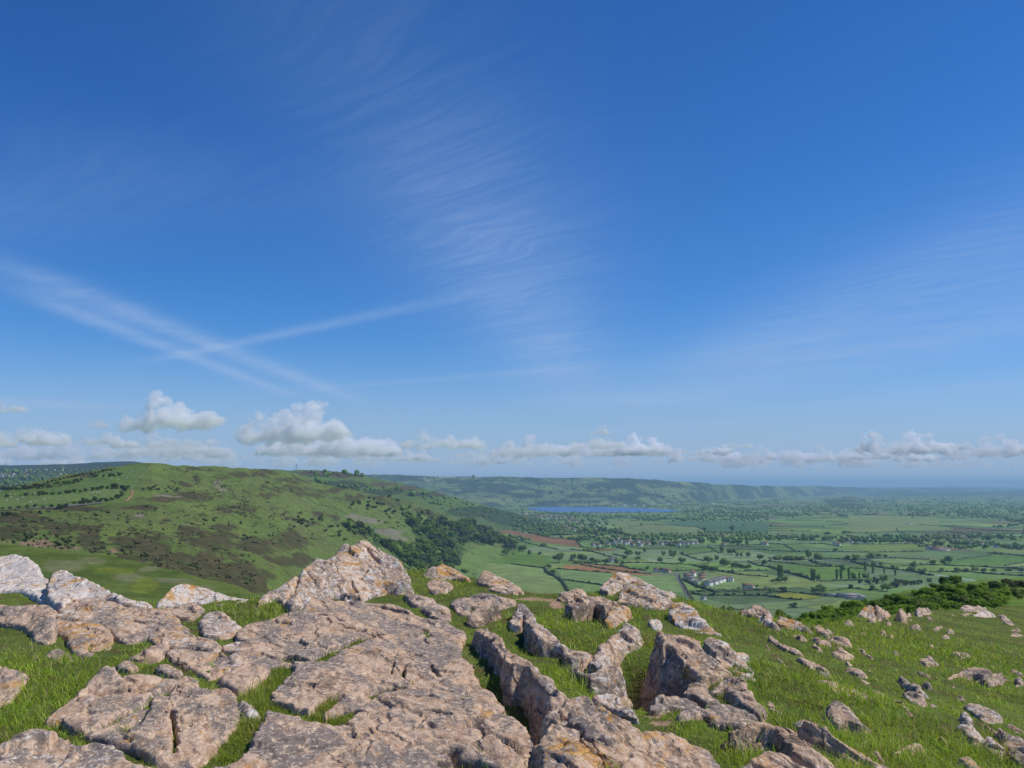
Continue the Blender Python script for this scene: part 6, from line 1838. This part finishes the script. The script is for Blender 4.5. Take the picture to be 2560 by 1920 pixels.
for s, n, h0, h1, lb, gp in [("700,560 1150,490 1700,700 1950,790 1850,800 1500,720 1000,640", 46, 22, 42, 'grey green bush on the middle slope of the heath hill', 'middle slope bushes'), ("250,760 760,880 1100,900 1050,860 760,720 400,600", 34, 20, 40, 'bush in the stony hollow of the heath hill', 'hollow bushes'), ("750,700 1000,790 1000,830 740,760", 14, 30, 60, 'tall bush above the grey scree', 'scree bushes')]:
    pl = [px(2, *q) for q in parse(s)]
    A = np.array(parse(s)); c = 0
    while c < n:
        x = random.uniform(A[:, 0].min(), A[:, 0].max()); y = random.uniform(A[:, 1].min(), A[:, 1].max())
        if not inpoly(np.array([x]), np.array([y]), parse(s))[0]: continue
        c += 1
        on_hill(H_DOWN, 'bush', random.choice(['gorse', 'hawthorn', 'tree']), lb, 'bush', 2, x, y, random.uniform(h0, h1), random.uniform(0.9, 1.4), gp)
# woodland at the hill foot
WD = [(2, 'woodland tree on the right flank of the heath hill', "1310,720 1500,730 1700,720 1900,770 1960,840 1800,900 1600,900 1430,860", 60), (2, 'woodland tree in the dark wood behind the crest rocks', "1000,880 1350,980 1430,900 1700,930 1760,1050 1720,1150 1400,1150 1250,1030", 85), (2, 'woodland tree at the hill foot above the meadow', "1850,780 2212,870 2212,960 1950,920 1850,860", 30)]
for reg, lb, s, n in WD:
    A = np.array(parse(s)); c = 0
    while c < n:
        x = random.uniform(A[:, 0].min(), A[:, 0].max()); y = random.uniform(A[:, 1].min(), A[:, 1].max())
        if not inpoly(np.array([x]), np.array([y]), parse(s))[0]: continue
        c += 1
        on_hill(H_DOWN, 'woodland_tree', random.choice(['tree', 'tree', 'olive', 'hawthorn']), lb, 'tree', reg, x, y, random.uniform(55, 100), random.uniform(0.9, 1.3), lb.replace('tree', 'trees'))
for x, y, h, w in [(1835, 1050, 75, 1.5), (1960, 960, 80, 1.0), (2160, 1005, 80, 1.0), (2050, 955, 35, 1.0), (1800, 1160, 55, 1.4)]:
    u, v = px(2, x, y)
    X, Y = on_plain(u, v)
    plant('tree', 'tree', ['round tree at the edge of the pale field behind the crest rocks', 'round tree alone at the top of the meadow', 'broad tree on the meadow beside the crest rocks', 'small round bush on the meadow', 'dark bush at the left end of the pale field'][[1835, 1960, 2160, 2050, 1800].index(x)], 'tree', float(X), float(Y), ZP, h * float(Y) / (FPX / 0.4 * ZS), w)

# scrub on the right shoulder
def scrub(s, n, h0, h1, kinds, lb, gp, reg=4):
    A = np.array(parse(s)); c = 0
    pts = []
    while c < n:
        x = random.uniform(A[:, 0].min(), A[:, 0].max()); y = random.uniform(A[:, 1].min(), A[:, 1].max())
        if not inpoly(np.array([x]), np.array([y]), parse(s))[0]: continue
        c += 1; pts.append((y, x))
    for y, x in pts:
        on_hill(H_RIGHT, 'scrub_bush', random.choice(kinds), lb, 'bush', reg, x, y, random.uniform(h0, h1), random.uniform(0.95, 1.35), gp, parts=True)


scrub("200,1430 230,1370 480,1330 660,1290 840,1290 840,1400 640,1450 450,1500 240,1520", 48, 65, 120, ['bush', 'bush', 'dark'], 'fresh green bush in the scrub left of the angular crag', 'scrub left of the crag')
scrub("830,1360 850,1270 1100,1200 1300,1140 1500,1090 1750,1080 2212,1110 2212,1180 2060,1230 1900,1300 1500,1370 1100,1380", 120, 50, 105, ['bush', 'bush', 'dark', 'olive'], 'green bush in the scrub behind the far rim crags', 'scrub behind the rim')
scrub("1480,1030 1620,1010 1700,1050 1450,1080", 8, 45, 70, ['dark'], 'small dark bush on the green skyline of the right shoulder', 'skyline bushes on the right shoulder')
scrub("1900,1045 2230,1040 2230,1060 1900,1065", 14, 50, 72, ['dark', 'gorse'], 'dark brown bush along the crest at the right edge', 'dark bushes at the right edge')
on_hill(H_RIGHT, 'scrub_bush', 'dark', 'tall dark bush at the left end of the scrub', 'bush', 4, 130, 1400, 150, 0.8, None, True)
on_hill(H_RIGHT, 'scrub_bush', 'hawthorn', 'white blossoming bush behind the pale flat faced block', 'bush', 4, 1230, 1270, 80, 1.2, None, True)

# ------------------------------------------------------------------ hill paths, mast, sheep
def hill_strip(H, name, label, reg, s, wpx, mat, lift=0.5, kind='structure'):
    q = resample(np.array(parse(s)), 6)
    a, b = strip_pts(q, wpx)
    V = []
    for side in (a, b):
        for x, y in side:
            u, v = px(reg, x, y)
            X, Y, Z = [float(t) for t in H.at(u, v)]
            V.append((X, Y, Z + lift))
    n = len(q); i = np.arange(n - 1)
    F = np.stack([i, n + i, n + i + 1, i + 1], 1)
    me = mesh_np(name, np.array(V), F, mat, False)
    if me.polygons[0].normal.z < 0: me.flip_normals()
    return tag(link(name, me), label, 'path', kind=kind)


hill_strip(H_DOWN, 'path', 'pale footpath climbing straight to the hill top', 1, "1318,212 1290,240 1250,275 1215,310 1195,340 1170,370 1140,405 1120,430", 2.6, M_TRACK, 0.6)
hill_strip(H_DOWN, 'path', 'worn red earth track below the footpath', 1, "1138,445 1145,470 1130,495 1105,515 1075,528", 13, M_EARTH, 0.6)
hill_strip(H_DOWN, 'path', 'grey lane below the sheep pastures', 1, "0,607 160,604 300,598 440,592 620,578 760,570 880,558", 6, M_LANE, 0.6)


def build_mast():
    u, v = px(2, 346, 262)
    X, Y, Z = [float(t) for t in H_DOWN.at(u, 472.6)]
    h = 82 / ZS * Y / (FPX / 0.4)
    V, F = [], []

    def bar(p, q, r):
        p = np.array(p); q = np.array(q); d = q - p; d = d / np.linalg.norm(d)
        a = np.cross(d, [0.3, 0.5, 0.9]); a /= np.linalg.norm(a); c = np.cross(d, a)
        b = len(V)
        for e in (p, q):
            for k in range(4):
                V.append(e + r * (a * math.cos(k * 1.5708) + c * math.sin(k * 1.5708)))
        for k in range(4):
            F.append((b + k, b + (k + 1) % 4, b + 4 + (k + 1) % 4, b + 4 + k))
    w = 1.3
    C3 = [(w * math.cos(a), w * math.sin(a)) for a in (0.2, 2.3, 4.4)]
    N = 14
    for i in range(N):
        z0, z1 = h * i / N, h * (i + 1) / N
        for k in range(3):
            x0, y0 = C3[k]; x1, y1 = C3[(k + 1) % 3]
            bar((x0, y0, z0), (x0, y0, z1), 0.22); bar((x0, y0, z0), (x1, y1, z1), 0.13); bar((x0, y0, z1), (x1, y1, z1), 0.13)
    root = link('radio_mast', None, loc=(X, Y, Z - 1))
    link('lattice_tower', mesh_np('lattice_tower', np.array(V), np.array(F), M_STEEL, False), root)
    V.clear(); F.clear()
    bar((0, 0, h), (0, 0, h * 1.1), 0.15)
    link('antenna', mesh_np('antenna', np.array(V), np.array(F), M_STEEL, False), root)
    tag(root, 'thin grey lattice mast on the skyline of the big hill', 'mast')


build_mast()


def build_sheep():
    V, F = ICO3
    r = np.random.default_rng(3)
    B = V * np.array([0.62, 0.30, 0.34]) * (1 + 0.06 * r.normal(0, 1, (len(V), 1))) + np.array([0, 0, 0.66])
    parts_v, parts_f = [B], [F]; b = len(B)
    hv, hf = ICO2
    parts_v.append(hv * np.array([0.20, 0.10, 0.11]) + np.array([0.70, 0, 0.86])); parts_f.append(hf + b); b += len(hv)
    parts_v.append(hv * np.array([0.20, 0.13, 0.16]) + np.array([0.52, 0, 0.78])); parts_f.append(hf + b); b += len(hv)
    for x in (-0.36, 0.36):
        for y in (-0.15, 0.15):
            lv, lf = trunk_np(0.5, 0.045, 0.06, 1, 6)
            parts_v.append(lv + np.array([x, y, 0])); b0 = b; b += len(lv)
            parts_f.append(np.concatenate([lf[:, [0, 1, 2]], lf[:, [0, 2, 3]]]) + b0)
    return mesh_np('sheep', np.concatenate(parts_v), np.concatenate(parts_f), M_WOOL, True)


SHEEP = build_sheep()
for x, y, lb in [(763, 466, 'a'), (790, 470, 'a'), (812, 466, 'a'), (836, 468, 'a'), (861, 466, 'a'), (90, 520, 'b'), (190, 517, 'b'), (203, 520, 'b'), (150, 532, 'b'), (260, 552, 'b'), (267, 558, 'b'), (310, 542, 'b'), (380, 536, 'b'), (60, 545, 'b'), (1020, 350, 'c'), (1180, 285, 'c'), (960, 350, 'c'), (1250, 232, 'c'), (1150, 260, 'c'), (1100, 330, 'c'), (90, 467, 'd'), (130, 470, 'd'), (300, 455, 'd')]:
    u, v = px(1, x, y)
    X, Y, Z = [float(t) for t in H_DOWN.at(u, v)]
    lab = {'a': 'white sheep in the line along the middle hedge', 'b': 'white sheep grazing the lower left pasture', 'c': 'white sheep near the hill top beside the footpath', 'd': 'white sheep in the upper pasture at the left edge'}[lb]
    tag(link('sheep', SHEEP, loc=(X, Y, Z), rot=(0, 0, random.uniform(0, 6.28)), scale=(1.15,) * 3), lab, 'sheep', 'sheep ' + lb)

# roofs of the villages under the moor
for i in range(46):
    x, y = (random.uniform(0, 140), random.uniform(300, 325)) if i % 2 else (random.uniform(200, 690), random.uniform(265, 330))
    u, v = px(1, x, y)
    X, Y, Z = [float(t) for t in H_MOOR.at(u, v)]
    house('tiny house of the villages below the far left moor', X, Y, random.choice(['white', 'cream', 'whitered']), random.uniform(-0.6, 0.6), 1.0, 'villages below the moor', False, Z)
hill_stuff('moor_woodland', 'trees and hedges between the villages below the moor', H_MOOR, [(1, "0,255 700,255 900,250 900,330 600,360 300,400 0,420", 1.0)], 900, 8, M_TREE)
# ------------------------------------------------------------------ clouds
def build_clouds():
    M = {}

    def mat(d):
        if d not in M:
            m = bpy.data.materials.new('cloud_vapour')
            m.use_nodes = True
            k = NT(m.node_tree)
            out = k.n('ShaderNodeOutputMaterial')
            v = k.n('ShaderNodeVolumePrincipled')
            v.inputs['Color'].default_value = (0.965, 0.98, 1.0, 1)
            tc = k.n('ShaderNodeTexCoord').outputs['Object']
            nz = k.noise(tc, 4.2, 6, 0.66, 0.4)
            nb = k.noise(tc, 1.1, 2, 0.5)
            k.put(v.inputs['Density'], k.m('MULTIPLY', k.ramp(k.m('ADD', k.m('MULTIPLY', nz, 0.65), k.m('MULTIPLY', nb, 0.35)), 0.44, 0.57), d * 1.7))
            v.inputs['Anisotropy'].default_value = 0.1
            k.put(out.inputs['Volume'], v.outputs[0])
            M[d] = m
        return M[d]
    tex = bpy.data.textures.new('puffs', 'CLOUDS')
    tex.noise_scale = 0.30; tex.noise_depth = 4
    # centre x, base y, width, height (2212 wide view), peaks (x offset, relative height), density
    L = [(365, 930, 200, 84, [(-25, 1.0, 0.22), (-60, .55, .25), (30, .62, .3), (75, .48, .22), (-85, .35, .2), (5, .8, .2)], 1.0, 'isolated cumulus with a bright knob at left'),
         (635, 958, 200, 92, [(-60, .8, .3), (0, .85, .35), (50, 1.0, .3), (85, .6, .25), (-90, .45, .2), (20, .95, .25)], 1.0, 'broad flat topped cumulus left of centre'),
         (690, 985, 300, 42, [(-100, .6, .2), (-40, .8, .25), (30, .5, .3), (100, .6, .25), (140, .35, .2)], .6, 'low bank under the flat topped cumulus'),
         (60, 965, 190, 46, [(-60, .7, .3), (0, 1.0, .25), (50, .7, .3)], .7, 'grey cloud bank at the left edge'),
         (262, 968, 80, 28, [(-10, 1.0, .4), (20, .7, .3)], 1.0, 'small bright puff above the hill top'),
         (210, 925, 44, 24, [(0, 1.0, .5)], .5, 'tiny grey wisp left of the isolated cumulus'),
         (20, 892, 90, 26, [(-20, 1.0, .4), (25, .5, .3)], .5, 'dark flat shred at the left edge'),
         (230, 995, 480, 50, [(-180, .6, .12), (-90, .9, .12), (0, .7, .14), (110, .9, .12), (190, .5, .12)], .35, 'long hazy cloud layer over the big hill'),
         (835, 985, 90, 26, [(-20, .8, .35), (20, 1.0, .3)], .9, 'little white puff between two cumulus banks'),
         (960, 972, 165, 46, [(-45, 1.0, .22), (20, .8, .2), (60, .65, .2), (-70, .5, .2)], .7, 'ragged cumulus left of the lake'),
         (1125, 990, 150, 52, [(-30, .8, .25), (20, 1.0, .22), (55, .6, .2)], .7, 'ragged cumulus above the lake'),
         (1302, 940, 44, 22, [(0, 1.0, .5)], .6, 'tiny cloud floating above the centre cumulus'),
         (1330, 985, 230, 52, [(-80, .6, .2), (-30, .7, .2), (40, 1.0, .14), (85, .85, .12), (0, .5, .25)], .9, 'cumulus with two bright white knobs at the centre'),
         (1520, 1000, 190, 34, [(-60, .8, .2), (10, 1.0, .2), (60, .6, .2)], .6, 'low grey cumulus right of the bright knobs'),
         (1690, 1000, 170, 40, [(-40, 1.0, .2), (30, .7, .22), (60, .5, .2)], .6, 'low cloud over the right horizon'),
         (1600, 968, 60, 14, [(-12, 1.0, .3), (15, .7, .3)], .4, 'thin shred above the right horizon cloud'),
         (1800, 998, 120, 44, [(-25, 1.0, .22), (25, .6, .25)], .6, 'ragged grey cloud left of the right cumulus'),
         (1960, 982, 220, 54, [(-70, .9, .18), (10, 1.0, .17), (35, .85, .17), (80, .55, .18), (-30, .6, .2)], 1.0, 'bright cumulus in the right hand bank'),
         (2150, 988, 160, 56, [(-30, .8, .25), (30, 1.0, .22), (70, .7, .2)], .7, 'cumulus at the right edge'),
         (1180, 1008, 460, 40, [(-150, .8, .1), (-60, 1.0, .1), (50, .7, .1), (150, .9, .1)], .3, 'pale distant cloud line above the far scarp'),
         (1850, 1012, 680, 42, [(-260, .8, .08), (-140, 1.0, .08), (0, .8, .09), (130, 1.0, .08), (250, .7, .08)], .3, 'pale distant cloud line above the right horizon'),
         (640, 1008, 460, 42, [(-150, .8, .1), (-40, 1.0, .1), (60, .7, .1), (160, .9, .1)], .35, 'pale distant cloud line above the mast')]
    rr = random.Random(5)
    x = -10
    while x < 2230:
        w = rr.uniform(40, 140); h = rr.uniform(14, 38)
        by = rr.uniform(984, 1012) - (14 if rr.random() < 0.3 else 0)
        pk = [(rr.uniform(-0.38, 0.38) * w, rr.uniform(0.5, 1.0), rr.uniform(0.16, 0.3)) for _ in range(rr.randrange(2, 5))]
        L.append((x, by, w, h, pk, rr.uniform(0.35, 0.9), 'small ragged cumulus in the long band above the horizon'))
        x += rr.uniform(36, 110)
    for _ in range(14):
        w = rr.uniform(50, 150); h = rr.uniform(18, 40)
        pk = [(rr.uniform(-0.38, 0.38) * w, rr.uniform(0.5, 1.0), rr.uniform(0.16, 0.3)) for _ in range(rr.randrange(2, 5))]
        L.append((rr.uniform(-10, 800), rr.uniform(958, 1004), w, h, pk, rr.uniform(0.25, 0.6), 'small ragged cumulus in the long band above the horizon'))
    for i, (cx, by, w, h, peaks, dens, lb) in enumerate(L):
        a, z = ray(cx * 1024 / 2212, by * 1024 / 2212)
        D = min(42000.0, 950.0 / max(z, 0.022))
        mpp = D / FPX * 1024 / 2212
        base = z * D
        Wm, Hm = w * mpp, h * mpp
        r = np.random.default_rng(100 + i)
        Vs, Fs, b = [], [], 0
        cv, cf = ICO2
        for (ox, rh, rw) in peaks:
            pw = rw * Wm
            top = rh * Hm
            nlv = max(3, int(top / (pw * 0.45)) + 2)
            for q in range(nlv * 3):
                t = r.uniform(0, 1)
                rad = min(pw * 0.62, max(0.28 * Hm, pw * 0.42)) * (1 - 0.45 * t) * r.uniform(0.7, 1.1)
                zc = base + rad * 0.55 + t * max(0, top - rad * 1.2)
                xc = ox * mpp + r.normal(0, pw * 0.30 * (1 - 0.5 * t)); yc = r.normal(0, pw * 0.35)
                v = cv * np.array([rad * 1.15, rad * 1.15, rad]) + np.array([xc, yc, zc])
                v[:, 2] = np.maximum(v[:, 2], base + 0.05 * Hm * r.uniform(0, 1))
                Vs.append(v); Fs.append(cf + b); b += len(cv)
        for q in range(int(6 + w / 30)):        # ragged base layer
            rad = Hm * r.uniform(0.14, 0.26)
            v = cv * np.array([rad * r.uniform(1.4, 2.6), rad * 1.5, rad]) + np.array([r.uniform(-0.5, 0.5) * Wm, r.normal(0, 0.15 * Wm), base + rad * 0.8 + r.uniform(0, 0.15) * Hm])
            Vs.append(v); Fs.append(cf + b); b += len(cv)
        V = np.concatenate(Vs)
        c = np.array([a * D, D, base])
        V = V - np.array([0, 0, base])
        me = mesh_np('cloud', V / Hm, np.concatenate(Fs), mat(round(0.0085 * dens * (300.0 / max(Hm, 60)) ** 0.6, 5)), True)
        o = link('cloud', me, loc=tuple(c), scale=(Hm, Hm, Hm))
        rm = o.modifiers.new('merge', 'REMESH'); rm.mode = 'VOXEL'; rm.voxel_size = 0.026
        d1 = o.modifiers.new('billow', 'DISPLACE'); d1.texture = tex; d1.strength = 0.42; d1.mid_level = 0.55; d1.texture_coords = 'LOCAL'
        tag(o, lb, 'cloud', 'small cumulus of the horizon band' if lb.startswith('small ragged') else 'cumulus clouds over the horizon')


if True:
    build_clouds()


# ------------------------------------------------------------------ haze: the air between here and the horizon
def build_haze():
    x0, x1, y0, y1, z0, z1 = -49000, 49000, -3200, 47500, ZP - 8, 185.0
    V = np.array([(x, y, z) for z in (z0, z1) for x, y in ((x0, y0), (x1, y0), (x1, y1), (x0, y1))])
    F = np.array([(3, 2, 1, 0), (4, 5, 6, 7), (0, 1, 5, 4), (1, 2, 6, 5), (2, 3, 7, 6), (3, 0, 4, 7)])
    m = bpy.data.materials.new('haze_air')
    m.use_nodes = True
    k = NT(m.node_tree)
    out = k.n('ShaderNodeOutputMaterial')
    v = k.n('ShaderNodeVolumePrincipled')
    v.inputs['Color'].default_value = (0.42, 0.68, 0.97, 1)
    v.inputs['Density'].default_value = HAZE
    v.inputs['Anisotropy'].default_value = 0.0
    k.put(out.inputs['Volume'], v.outputs[0])
    tag(link('haze', mesh_np('haze', V, F, m, False)), 'thin blue air over the valley', 'haze', kind='stuff')


HAZE = 5.0e-5
build_haze()
